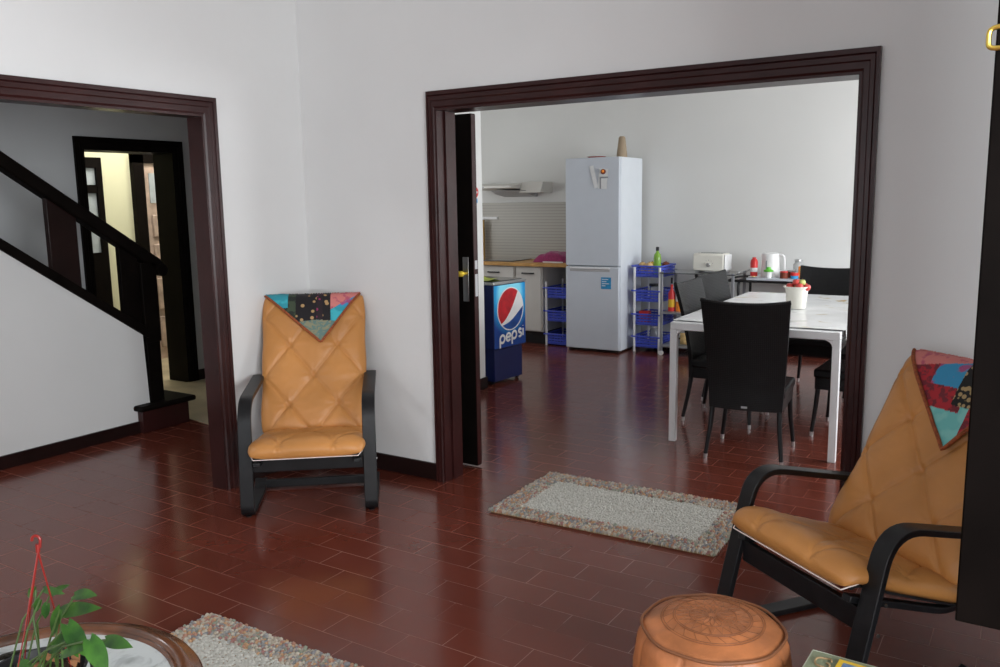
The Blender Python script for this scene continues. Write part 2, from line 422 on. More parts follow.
# right wall with window opening, rear wall with window opening
WY0, WY1, WZ0, WZ1 = -1.9, 1.2, .75, 2.45
b = MB(); b.box(XR, XR+.2, YB, WY0, 0, CEIL).box(XR, XR+.2, WY1, BY, 0, CEIL).box(XR, XR+.2, WY0, WY1, 0, WZ0).box(XR, XR+.2, WY0, WY1, WZ1, CEIL)
struct(b.build('wall_right', M['wall']))
RX0, RX1 = -2.6, .6
b = MB(); b.box(LX2, RX0, YB-.2, YB, 0, CEIL).box(RX1, XR+.2, YB-.2, YB, 0, CEIL).box(RX0, RX1, YB-.2, YB, 0, WZ0).box(RX0, RX1, YB-.2, YB, WZ1, CEIL)
struct(b.build('wall_rear', M['wall']))
def window(n, axis, c, a0, a1, z0, z1):
    w = struct(bpy.data.objects.new('window_%d' % n, None)); COL.objects.link(w)
    b = MB()
    def bx(u0, u1, w0, w1, d=.03):
        if axis == 0: b.box(c-d, c+d, u0, u1, w0, w1)
        else: b.box(u0, u1, c-d, c+d, w0, w1)
    t = .06; mid = (a0+a1)/2
    bx(a0, a1, z0, z0+t); bx(a0, a1, z1-t, z1); bx(a0, a0+t, z0+t, z1-t); bx(a1-t, a1, z0+t, z1-t); bx(mid-t/2, mid+t/2, z0+t, z1-t)
    b.build('frame', M['wood_dark'], w)
window(1, 0, XR+.1, WY0, WY1, WZ0, WZ1); window(2, 1, YB-.1, RX0, RX1, WZ0, WZ1)
# kitchen shell
KW = (5.1, 8.1, .95, 2.25)
b = MB(); b.box(KXR, KXR+.2, BY2, KW[0], 0, 2.8).box(KXR, KXR+.2, KW[1], KY, 0, 2.8).box(KXR, KXR+.2, KW[0], KW[1], 0, KW[2]).box(KXR, KXR+.2, KW[0], KW[1], KW[3], 2.8)
struct(b.build('wall_kitchen_right', M['wall_kitchen']))
window(3, 0, KXR+.1, *KW)
struct(boxo('wall_kitchen_far', M['wall_kitchen'], -6.4, KXR+.2, KY, KY+.15, 0, 2.8))
b = MB(); b.box(LX2-.15, LX2, BY2, 5.99, 0, 2.8).box(-6.4, LX2-.15, 5.85, 5.99, 0, 2.8)
struct(b.build('wall_kitchen_left', M['white_metal'] if False else M['wall_kitchen']))
struct(boxo('wall_kitchen_end', M['wall_kitchen'], -6.5, -6.35, 5.85, KY+.15, 0, 2.8))
struct(boxo('ceiling_kitchen', M['ceiling'], -6.5, KXR+.2, BY2, KY+.15, 2.8, 2.9))
struct(boxo('trim_splashback', M['splash'], -6.3, -4.27, KY-.012, KY, .88, 1.56))
# hall shell
HX = -6.5
hd0, hd1, hdz = 4.065, 4.905, 2.055
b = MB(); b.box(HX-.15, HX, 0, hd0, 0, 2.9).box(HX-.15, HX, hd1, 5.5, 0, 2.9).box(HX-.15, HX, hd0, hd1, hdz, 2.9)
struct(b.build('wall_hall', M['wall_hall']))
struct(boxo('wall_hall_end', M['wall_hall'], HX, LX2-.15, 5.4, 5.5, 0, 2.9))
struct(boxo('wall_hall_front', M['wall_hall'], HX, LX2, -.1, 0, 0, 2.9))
struct(boxo('ceiling_hall', M['ceiling'], HX-.15, LX2, -.1, 5.5, 2.9, 3.0))
b = MB(); b.prism([(-6.5, 3.60), (-5.60, 4.07), (-5.12, 3.99), (-4.85, 3.90), (-4.85, 5.4), (-6.5, 5.4)], 2, 0, .004)
struct(b.build('floor_hall_tiles', M['beige_tile']))
# room beyond hall
struct(boxo('floor_far_room', M['beige_tile'], -8.2, HX, 3.6, 7.2, -.06, -.0))
struct(boxo('wall_far_room', M['wall_cream'], -7.95, -7.8, 3.6, 7.2, 0, 2.8))
struct(boxo('wall_far_room_side', M['wall_cream'], -7.8, HX-.15, 3.5, 3.6, 0, 2.8))
struct(boxo('wall_far_room_end', M['wall_cream'], -7.8, HX-.15, 7.0, 7.1, 0, 2.8))
struct(boxo('ceiling_far_room', M['ceiling'], -7.95, HX-.15, 3.5, 7.1, 2.8, 2.9))

# ------------------------------------------------------------------ casings
def casing(name, horiz_axis, face, sgn, a0, a1, top, w=.09, m=M['wood_trim'], kl=1, kr=1):
    """moulded architrave. face = wall coordinate, sgn = direction out of wall; a0,a1 opening edges"""
    b = MB()
    prof = [(0, 0), (0, .012), (.010, .018), (.036, .018), (.042, .023), (.062, .023), (.066, .020), (.070, .026), (w, .027), (w, 0)]
    # u from inner edge outwards, v out of wall
    def P(a, z, v):
        return (a, face+sgn*v, z) if horiz_axis == 0 else (face+sgn*v, a, z)
    rows = []
    path = []
    for (u, v) in prof:
        rows.append([P(a0-u*kl, 0, v), P(a0-u*kl, top+u, v), P(a1+u*kr, top+u, v), P(a1+u*kr, 0, v)])
    V = [[b.bm.verts.new(p) for p in r] for r in rows]
    for i in range(len(V)-1):
        for j in range(3): b.face([V[i][j], V[i][j+1], V[i+1][j+1], V[i+1][j]])
    b.face([v[0] for v in V]); b.face([v[-1] for v in V][::-1])
    return struct(b.build(name, m, smooth=30))
casing('trim_1', 0, BY, -1, OXL, OXR, OZ, kl=.50, kr=.76)
casing('trim_2', 0, BY2, 1, OXL, OXR, OZ)
casing('trim_3', 1, LX, 1, DY0, DY1, DZ, kr=.88)
casing('trim_4', 1, LX3, -1, DY0, DY1, DZ, kr=.88)
def lining(name, axis, f0, f1, a0, a1, top, m, t=.012):
    b = MB()
    def bx(u0, u1, z0, z1):
        if axis == 0: b.box(u0, u1, f0, f1, z0, z1)
        else: b.box(f0, f1, u0, u1, z0, z1)
    bx(a0-.001, a0+t, 0, top); bx(a1-t, a1+.001, 0, top); bx(a0+t, a1-t, top-t, top+.001)
    # door stop bead
    if axis == 0: b.box(a0+t, a0+t+.012, (f0+f1)/2-.02, (f0+f1)/2+.02, 0, top-t).box(a1-t-.012, a1-t, (f0+f1)/2-.02, (f0+f1)/2+.02, 0, top-t)
    return struct(b.build(name, m))
lining('trim_5', 0, BY-.012, BY2+.012, OXL, OXR, OZ, M['wood_trim'])
lining('trim_6', 1, LX3-.012, LX+.012, DY0, DY1, DZ, M['wood_trim'])
casing('trim_7', 1, HX, 1, hd0, hd1, hdz, kl=.8, m=M['wood_black'])
lining('trim_8', 1, HX-.26, HX+.012, hd0, hd1, hdz, M['wood_black'])
# baseboards
def base(name, x0, x1, y0, y1, h=.10, m=M['wood_dark']):
    return struct(boxo(name, m, x0, x1, y0, y1, 0, h, bevel=.004))
base('baseboard_back', LX, OXL-.046, BY-.016, BY); base('baseboard_back.001', OXR+.09, XR, BY-.016, BY)
base('baseboard_left', LX, LX+.016, DY1+.09, BY-.016); base('baseboard_left.001', LX, LX+.016, YB, DY0-.09)
base('baseboard_kitchen', LX2, LX2+.016, BY2+.03, 5.99); base('baseboard_kitchen.001', LX2-.16, LX2+.016, 5.99, 6.006)
base('baseboard_far', -3.55, KXR, KY-.016, KY)
base('baseboard_hall', HX, HX+.016, hd1+.09, 5.4); base('baseboard_hall_end', HX, LX2-.15, 5.384, 5.4)

# sliding door leaf behind wall
door = struct(bpy.data.objects.new('door_1', None)); COL.objects.link(door)
b = MB(); x0, x1, y0, y1 = -3.70, -2.803, 4.115, 4.160
b.box(x0, x1, y0, y1, .012, 2.085)
b.build('door_panel', M['wood_black'], door, .003)
b = MB()
for z0, z1 in ((.20, .95), (1.15, 1.95)):
    for (a0, a1, c0, c1) in ((x0+.12, x1-.13, z0, z0+.02), (x0+.12, x1-.13, z1-.02, z1), (x0+.12, x0+.14, z0, z1), (x1-.15, x1-.13, z0, z1)):
        b.box(a0, a1, y0-.008, y0, c0, c1)
b.build('panel_moulding', M['wood_dark'], door, .002)
boxo('edge_strip', M['wood_trim'], x1-.001, x1+.002, y0+.002, y1-.002, .02, 2.08, door)
lp = boxo('lock_plate', M['steel'], x1-.075, x1-.035, y0-.004, y0, 1.01, 1.27, door, .001)
MB().tube([(x1-.055, y0, 1.175), (x1-.055, y0-.04, 1.175)], .009).tube(fillet([(x1-.055, y0-.04, 1.175), (x1-.055, y0-.055, 1.175), (x1-.165, y0-.055, 1.175)], [.012]), .017).build('handle', M['yellow_brass'], lp)
boxo('strike_plate', M['grey_label'], x1+.002, x1+.004, y0+.010, y1-.010, 1.04, 1.17, door)
boxo('strike_plate', M['grey_label'], x1+.002, x1+.004, y0+.010, y1-.010, 1.20, 1.25, door)

# round no-entry sticker on kitchen wall end
t = thing('wall_sticker', 'small round red sticker with white bar on the wall beside the open door', 'sticker', (LX2+.001, 5.885, 1.66))
MB().lathe([(.045, 0), (.045, .003)], n=28).build('disc', M['red'], t).rotation_euler = (0, R(90), 0)
boxo('bar', M['paper'], .003, .0045, -.028, .028, -.008, .008, t)
boxo('blue_strip', M['blue_print'], 0, .003, -.03, .03, -.085, -.05, t)
struct(boxo('trim_light_switch', M['white_plastic'], -5.78, -5.55, KY-.03, KY-.012, 1.365, 1.395))

# ------------------------------------------------------------------ hall staircase
SX = -5.35
def zs(y): return 1.345 + (y-2.76)*(-.709)      # under edge of stringer
def zh(y): return 1.85 + (y-2.80)*(-.690)       # under edge of rail
b = MB(); b.prism([(1.0, 0), (3.70, 0), (3.68, zs(3.68)+.01), (1.0, zs(1.0)+.01)], 0, SX-.10, SX)
struct(b.build('wall_stair', M['wall']))
struct(b and MB().prism([(1.0, 0), (3.61, 0), (3.61, .085), (1.0, .085)], 0, SX, SX+.015).build('baseboard_stair', M['wood_dark']))
st = struct(bpy.data.objects.new('trim_staircase', None)); COL.objects.link(st)
b = MB(); b.prism([(1.0, zs(1.0)), (3.72, zs(3.72)), (3.72, zs(3.72)+.075), (1.0, zs(1.0)+.075)], 0, SX-.11, SX+.02); b.build('stringer', M['wood_black'], st, .005)
b = MB(); b.prism([(1.0, zh(1.0)), (3.87, zh(3.87)), (3.90, zh(3.87)+.05), (3.87, zh(3.87)+.105), (1.0, zh(1.0)+.105)], 0, SX-.09, SX+.01); b.build('hand_rail', M['wood_black'], st, .012)
MB().tube([(SX-.10, 3.87, 1.14), (SX+.02, 3.87, 1.14)], .045, 18).build('rail_scroll', M['wood_black'], st, .004)
b = MB(); b.prism([(3.085, zs(3.085)+.05), (3.275, zs(3.275)+.05), (3.275, zh(3.275)+.03), (3.085, zh(3.085)+.03)], 0, SX-.065, SX-.02); b.build('baluster', M['wood_dark'], st, .003)
b = MB(); b.prism([(2.0, zs(2.0)+.05), (2.19, zs(2.19)+.05), (2.19, zh(2.19)+.03), (2.0, zh(2.0)+.03)], 0, SX-.065, SX-.02); b.build('baluster', M['wood_dark'], st, .003)
b = MB(); b.prism([(3.565, zs(3.565)+.05), (3.70, zs(3.70)+.02), (3.70, zh(3.70)+.03), (3.565, zh(3.565)+.03)], 0, SX-.065, SX-.02); b.build('baluster', M['wood_black'], st, .003)
b = MB(); b.box(SX-.10, SX+.01, 3.70, 3.825, .63, 1.20).box(SX-.095, SX+.005, 3.705, 3.815, .19, .66); b.build('newel_post', M['wood_black'], st, .006)
b = MB(); b.box(SX-.9, SX-.1, 3.62, 4.0, 0, .16).box(SX-.1, SX+.05, 3.59, 3.98, 0, .16); b.build('step_riser', M['wood_trim'], st, .004)
b = MB(); b.box(SX-.9, SX+.085, 3.56, 4.03, .16, .20); b.build('step_tread', M['wood_black'], st, .015)
for k in range(1, 9):
    y = 3.60 - k*.26; z = .20 + (k-1)*.18
    b = MB(); b.box(HX+.01, SX-.11, y, y+.26, z, z+.18).box(HX+.01, SX-.11, y, y+.28, z+.15, z+.185); b.build('stair_step', M['wood_dark'], st)

# things in far room: open leaf, framed window, panel door
w4 = struct(bpy.data.objects.new('window_4', None)); COL.objects.link(w4)
XF = -7.8
b = MB(); b.box(XF, XF+.04, 4.62, 4.70, .35, 2.06).box(XF, XF+.04, 4.98, 5.04, .35, 2.06).box(XF, XF+.04, 4.70, 4.98, 1.96, 2.06).box(XF, XF+.04, 4.70, 4.98, .35, 1.15).box(XF, XF+.035, 4.70, 4.98, 1.72, 1.80)
b.build('frame', M['wood_black'], w4)
boxo('pane', M['pane_light'], XF, XF+.01, 4.70, 4.98, 1.15, 1.96, w4)
d3 = struct(bpy.data.objects.new('door_2', None)); COL.objects.link(d3)
b = MB(); b.box(XF, XF+.06, 5.37, 5.49, 0, 2.10).box(XF, XF+.06, 6.40, 6.51, 0, 2.10).box(XF, XF+.06, 5.37, 6.51, 2.02, 2.12)
b.build('frame', M['wood_black'], d3)
boxo('door_panel', M['panel_wood'], XF, XF+.03, 5.49, 6.40, 0, 2.02, d3)
b = MB()
for a0, a1 in ((5.555, 5.87), (5.95, 6.32)):
    for z0, z1 in ((.12, .45), (.52, .85), (.92, 1.20), (1.27, 1.50)):
        b.box(XF+.03, XF+.055, a0, a1, z0, z1)
b.build('carved_panel', M['panel_wood'], d3, .012)
for a0, a1 in ((5.555, 5.87), (5.95, 6.32)):
    boxo('pane', M['pane_light'], XF+.03, XF+.036, a0, a1, 1.62, 1.92, d3)

# ------------------------------------------------------------------ lounge chairs
def pl_path(pts, n=24):
    """Catmull-Rom through (y,z) pts"""
    P = [pts[0]] + list(pts) + [pts[-1]]; out = []
    for i in range(1, len(P)-2):
        for k in range(n):
            t = k/n; r = []
            for d in (0, 1):
                a, b_, c, e = P[i-1][d], P[i][d], P[i+1][d], P[i+2][d]
                r.append(.5*((2*b_)+(-a+c)*t+(2*a-5*b_+4*c-e)*t*t+(-a+3*b_-3*c+e)*t**3))
            out.append(tuple(r))
    out.append(pts[-1]); return out
class Curve:
    def __init__(s, pts):
        s.p = pl_path(pts); s.d = [0]
        for a, b_ in zip(s.p, s.p[1:]): s.d.append(s.d[-1]+math.hypot(b_[0]-a[0], b_[1]-a[1]))
        s.L = s.d[-1]
    def at(s, l):
        l = max(0, min(s.L, l))
        import bisect
        i = min(max(bisect.bisect(s.d, l)-1, 0), len(s.p)-2)
        t = (l-s.d[i])/(s.d[i+1]-s.d[i]+1e-9); a, b_ = s.p[i], s.p[i+1]
        j0, j1 = s.p[max(i-2, 0)], s.p[min(i+3, len(s.p)-1)]
        tx, tz = j1[0]-j0[0], j1[1]-j0[1]; q = math.hypot(tx, tz)
        return a[0]+(b_[0]-a[0])*t, a[1]+(b_[1]-a[1])*t, -tz/q, tx/q    # y,z, normal(y,z)
def node_info(x, l, rows0, rowh):
    """nearest tuft: returns distance, angle; seams as distances to the two diagonal families"""
    u = x/.138; v = (l-rows0)/rowh
    a = 1-abs(((u+v+1) % 2)-1); c = 1-abs(((u-v+1) % 2)-1)
    best = None
    for iv in (math.floor(v), math.floor(v)+1):
        k = 1 if iv % 2 == 0 else 0
        iu = 2*round((u-k)/2)+k
        dx = (u-iu)*.138; dl = (v-iv)*rowh; d = math.hypot(dx, dl)
        if best is None or d < best[0]: best = (d, math.atan2(dl, dx), iu*7+iv*3)
    return a*.07, c*.07, best
def puff(x, l, rows0, rowh):
    a, c, (d, an, ph) = node_info(x, l, rows0, rowh)
    f = lambda q: 1-.50*math.exp(-(q/.0045)**1.3)-.50*math.exp(-(q/.026))
    h = f(a)*f(c)
    btn = math.exp(-(d/.016)**2)
    rad = math.exp(-d/.045)*(1-math.exp(-d/.012))*math.sin(an*9+ph)
    wr = mnoise.noise(Vector((x*9, l*13, ph*.0+3.1)))*.7 + mnoise.noise(Vector((x*26, l*30, 1)))*.25 + rad*.75
    return h, btn, wr
def cushion(name, P, curve, T, Tb, parent, rows0, rowh, flip=1, cornerr=6, amp=.30):
    nu, nv = 110, 130; hw = P['cw']
    def surf(s, r, top):
        l = (r*(1-.035*abs(s)**8)*.5+.5)*curve.L; x = s*hw
        y, z, ny, nz = curve.at(l); ny *= flip; nz *= flip
        e = (max(0, 1-abs(s)**cornerr))**.5 * (max(0, 1-abs(r)**(cornerr*1.5)))**.5
        if top:
            h, bt, wr = puff(x, l, rows0, rowh)
            hh = e*(T*(1-amp+amp*h-.20*bt*(amp/.3)) + .0055*wr)
        else: hh = -Tb*e
        pin = 1-.014*(math.cos(l/curve.L*PI*6)+1)*.5
        pin *= 1-(.07 if flip < 0 else .03)*abs(r)**12
        return (x*pin, y+ny*hh, z+nz*hh)
    def warp(k):
        k = k*2-1; return math.copysign(1-(1-abs(k))**1.25, k)
    b = MB()
    b.grid(lambda i, j: surf(warp(i), warp(j), True), nu, nv)
    b.grid(lambda i, j: surf(warp(i), warp(j), False), nu, nv)
    return b.build(name, M['leather'], parent, merge=True, smooth=70)
def make_lounge(label, P):
    t = thing('lounge_chair', label, 'armchair', P['loc'], P['rz'])
    hw = P['hw']; wb = .068
    P['back'] = Curve([(P['by']-.03, P['bz']-.02), (P['by']+(P['ty']-P['by'])*.30, P['bz']+(P['tz']-P['bz'])*.28), (P['by']+(P['ty']-P['by'])*.64, P['bz']+(P['tz']-P['bz'])*.62), (P['by']+(P['ty']-P['by'])*.87, P['bz']+(P['tz']-P['bz'])*.86), (P['ty'], P['tz']-.01)])
    sz, s2, sy = P['sz'], P['sz2'], P['sy']
    drop = (sz-s2)/(0-sy)
    P['seat'] = Curve([(P['by']+.05, s2-drop*(P['by']+.05)-.045+P['dz']), (0, s2-.045+P['dz']), (sy*.5, (sz+s2)/2-.042+P['dz']), (sy*.85, sz-.058+P['dz']), (sy-.005, sz-.080+P['dz'])])
    sl = (P['az2']-P['az'])/.40
    side = fillet([(.0, .30, P['az']+sl*(.30-P['ay'])-.013), (0, P['ay']-.02, P['az']-.013), (0, P['fy'], .014), (0, max(P['ry'], .0)-.06, .014), (0, P['ry'], .05)], [.12, .055, .05], 8)
    for sx in (-1, 1):
        xa, xb = sorted((sx*(hw-wb/2), sx*(hw+wb/2)))
        b = MB(); b.strip([(p[1], p[2]) for p in side], xa, xb, .022)
        b.build('arm_frame', M['black_lacquer'], t, .003)
        MB().lathe([(.014, 0), (.016, .006)], (sx*hw, P['fy']+.03, -.001), 14).build('foot_pad', M['black_plastic'], t)
        for q in (.55, .70):
            yy = P['ay']*q+P['fy']*(1-q); zz = (P['az'])*q
            MB().tube([(sx*(hw+wb/2), yy, zz-.06), (sx*(hw+wb/2+.003), yy, zz-.06)], .006, 10).build('screw', M['steel'], t)
    zr0, zr1 = s2-drop*P['by']-.115, P['tz']-.06
    rail = fillet([(0, sy+.03, sz-.125+P['dz']), (0, P['by']+.04, zr0+P['dz']), (0, P['ty']+.035, zr1)], [.14], 10)
    for sx in (-1, 1):
        x = sx*(P['cw']-.045)
        b = MB(); b.strip([(p[1], p[2]) for p in rail], x-.018, x+.018, .022); b.build('seat_rail', M['black_lacquer'], t, .003)
    yf = P['fy']*.45+P['ay']*.55
    zf = P['az']*.55+P['dz']*.9
    b = MB(); b.box(-hw+.03, hw-.03, yf-.012, yf+.012, zf-.115, zf-.035); b.build('front_rail', M['black_lacquer'], t, .004)
    if P['rail']: MB().box(-hw+.03, hw-.03, P['ry']-.055, P['ry']-.03, .012, .058).build('rear_rail', M['black_lacquer'], t, .004)
    b = MB(); b.strip([(.265, P['az2']-.055), (.29, P['az2']-.005)], -hw+.02, hw-.02, .02); b.build('back_rail', M['black_lacquer'], t, .003)
    b = MB(); b.strip([(P['ty']+.005, zr1-.06), (P['ty']+.035, zr1)], -P['cw']+.04, P['cw']-.04, .016); b.build('top_rail', M['black_lacquer'], t, .003)
    cushion('back_cushion', P, P['back'], .062, .035, t, P['r0'], P['rh'], 1)
    sc = cushion('seat_cushion', P, P['seat'], .060, .036, t, .06, .24, -1, amp=.17)
    # pale piping under the rim of the seat cushion
    c = P['seat']; pts = []
    for k in range(25):
        l = c.L*(.05+.87*k/24); y, z, ny, nz = c.at(l); pts.append((-P['cw']*.955, y+ny*.012, z+nz*.012))
    y, z, ny, nz = c.at(c.L); fr = [(P['cw']*.88*(k/20*2-1), y+ny*.012, z+nz*.012) for k in range(21)]
    pts2 = [(P['cw']*.955, p[1], p[2]) for p in pts]
    MB().tube(pts+fr+pts2[::-1], .0024, 6).build('piping', M['white_thread'], sc)
    b = MB(); b.strip([c.at(c.L*(.05+.9*k/12))[:2] and (c.at(c.L*(.05+.9*k/12))[0]+c.at(c.L*(.05+.9*k/12))[2]*.030, c.at(c.L*(.05+.9*k/12))[1]+c.at(c.L*(.05+.9*k/12))[3]*.030) for k in range(13)], -P['cw']+.03, P['cw']-.03, .008); b.build('seat_sling', M['black_plastic'], t)
    return t
PA = dict(loc=(-3.323, 3.278, 0), rz=.689, hw=.315, fy=-.316, ay=-.218, az=.600, az2=.625, sy=-.386, sz=.405, sz2=.35, ty=.47, tz=1.071, ry=.17, cw=.296, rail=1, dz=.012, by=.13, bz=.345, r0=.155, rh=.175)
PB = dict(loc=(-.427, 3.123, 0), rz=-.643, hw=.322, fy=-.431, ay=-.268, az=.615, az2=.526, sy=-.412, sz=.453, sz2=.32, ty=.434, tz=1.001, ry=.10, cw=.308, rail=0, dz=.040, by=.066, bz=.354, r0=.155, rh=.170)
chairA = make_lounge('tan leather lounge chair with black bentwood arms in the corner between two doorways', PA)
chairB = make_lounge('tan leather lounge chair beside the round pouf, half hidden by the dark cabinet', PB)

# patchwork throws
def make_throw(label, P, uL, uR, ua, depth, mfn):
    t = thing('patchwork_throw', label, 'throw', P['loc'], P['rz']); BACK = P['back']; HWC = P['cw']
    top = .012
    def pos(u, d, off):
        # d<0 : over the top and behind
        x = u
        if d >= 0:
            l = BACK.L - d; y, z, ny, nz = BACK.at(l)
            e = (max(0, 1-min(.999, abs(x)/HWC)**6))**.5 * (max(0, 1-min(1, abs(l/BACK.L*2-1))**9))**.5
            hh = .070*e + .006 + off + .003*mnoise.noise(Vector((x*20, d*20, 0)))
            return (x, y+ny*hh, z+nz*hh)
        l = BACK.L + d; y, z, ny, nz = BACK.at(l)
        e = (max(0, 1-min(.999, abs(x)/HWC)**6))**.5 * (max(0, 1-min(1, abs(l/BACK.L*2-1))**9))**.5
        hh = -(.037*e + .007 + off)
        k = min(1, -d/.02); hh = .006*(1-k) + hh*k; rise = .010*(1-k*k)
        return (x, y+ny*hh-nz*rise*0, z+nz*hh+rise)
    def edge(s):    # front hem depth at parameter s in [0,1] across
        u = uL+(uR-uL)*s
        return max(.0, depth*(1-abs(u-ua)/((ua-uL) if u < ua else (uR-ua))))
    nu, nv = 110, 90
    def fn(i, j):
        u = uL+(uR-uL)*i; dmax = edge(i)+.012; d = -.15+(dmax+.15)*j
        return pos(u, d, 0)
    def mf(i, j):
        u = uL+(uR-uL)*i; dmax = edge(i)+.012; d = -.15+(dmax+.15)*j
        return mfn(u, d)
    b = MB(); b.grid(fn, nu, nv, mfn=mf); b.build('cloth', P_, t, smooth=60)
    hem = [pos(uL+(uR-uL)*k/60, edge(k/60)+.012, .006) for k in range(61)]
    MB().tube(hem, .007, 8).build('braided_edge', M['braid'], t)
    return t
def patchA(u, d):
    if d > .175+.1*abs(u-.02): return 6
    if u < -.14: return 0 if d < .10 else 1
    if u < -.10: return 1
    if u < .02: return 2 if d > -.02 else 6
    if u < .055: return 3
    if u < .10: return 2
    if d > .075 - .6*(u-.17): return 0 if d > .10 else 4
    return 5
def patchB(u, d):
    u -= .045; d *= 1.04
    if u > -.02 and d < .20: return 9 if (math.hypot(u-.09, d-.02) > .08 or math.hypot(u-.09, d-.02) < .0) and not math.hypot(u-.09, d-.02) < .065 else 6
    if d < .07 - .25*(u+.2): return 5
    if d < .135: return 4 if u > -.14 else 7
    if d < .225 and u < .02: return 7
    if u < .055: return 8
    return 7
make_throw('patchwork throw of turquoise, black floral and pink squares over the corner lounge chair', PA, -.276, .268, .045, .30, patchA)
make_throw('patchwork throw of pink, red, aqua and black patches over the right-hand lounge chair', PB, -.262, .280, .075, .345, patchB)

# ------------------------------------------------------------------ pouf
PC = (-.742, 2.285)
t = thing('leather_pouf', 'round tooled tan leather pouf on the floor before the right-hand lounge chair', 'pouf', (PC[0], PC[1], 0), .3); t.scale = (.955, .955, 1.07)
def pouf_r(z):
    pr = [(0, .19), (.04, .222), (.12, .236), (.22, .236), (.30, .225), (.335, .205)]
    for (a, ra), (b_, rb) in zip(pr, pr[1:]):
        if z <= b_:
            k = (z-a)/(b_-a); return ra+(rb-ra)*k
    return pr[-1][1]
b = MB()
def pf(i, j):
    a = 2*PI*i; z = .335*j
    w = 1+.012*math.cos(8*a)+.012*mnoise.noise(Vector((math.cos(a)*3, math.sin(a)*3, z*12)))
    seam = .006*math.exp(-((((a/(2*PI)*8) % 1)-.5)/.03)**2)
    r = pouf_r(z)*w-seam
    return (r*math.cos(a), r*math.sin(a), z)
b.grid(pf, 160, 30, wrapu=True)
b.build('side', M['leather_pouf'], t, smooth=70)
b = MB()
def pt(i, j):
    a = 2*PI*i; k = j
    w = 1+.012*math.cos(8*a)+.012*mnoise.noise(Vector((math.cos(a)*3, math.sin(a)*3, 4)))
    r = .21*k*w
    z = .335+.034*(1-k**3) + .005*mnoise.noise(Vector((r*math.cos(a)*14, r*math.sin(a)*14, 2)))
    if k > .93: z -= .004*(k-.93)/.07
    return (r*math.cos(a), r*math.sin(a), z)
b.grid(pt, 120, 40, wrapu=True)
b.build('top_panel', M['leather_pouf'], t, smooth=70)
def topz(r): return .335+.034*(1-(r/.21)**3)+.003
b = MB()
def ringp(r, n=60, f=lambda a: 0): return [((r+f(a))*math.cos(a), (r+f(a))*math.sin(a), topz(r)) for a in [2*PI*k/n for k in range(n)]]
for r in (.155, .148, .118, .112, .07): b.tube(ringp(r), .0008, 5, closed=True)
for k in range(16):
    a = 2*PI*k/16; pts = []
    for q in range(9):
        s = q/8; rr = .012+.055*s; aa = a+.16*math.sin(PI*s); pts.append((rr*math.cos(aa), rr*math.sin(aa), topz(rr)))
    b.tube(pts, .0007, 4); pts = [(p[0]*math.cos(-.0)-0, p[1], p[2]) for p in pts]
    pts2 = []
    for q in range(9):
        s = q/8; rr = .012+.055*s; aa = a-.16*math.sin(PI*s); pts2.append((rr*math.cos(aa), rr*math.sin(aa), topz(rr)))
    b.tube(pts2, .0007, 4)
for k in range(22):
    a = 2*PI*k/22
    b.tube([((.074)*math.cos(a), .074*math.sin(a), topz(.074)), (.108*math.cos(a+.14), .108*math.sin(a+.14), topz(.108)), (.074*math.cos(a+.285), .074*math.sin(a+.285), topz(.074))], .0007, 4)
    b.tube([((.120)*math.cos(a), .120*math.sin(a), topz(.12)), (.146*math.cos(a+.14), .146*math.sin(a+.14), topz(.146))], .0007, 4)
b.build('tooled_pattern', M['leather_tool'], t)
MB().tube([(p[0]*(1+.012*math.cos(8*math.atan2(p[1], p[0]))), p[1]*(1+.012*math.cos(8*math.atan2(p[1], p[0]))), .338) for p in [(.212*math.cos(2*PI*k/90), .212*math.sin(2*PI*k/90)) for k in range(90)]], .0045, 8, closed=True).build('seam_cord', M['leather_tool'], t)

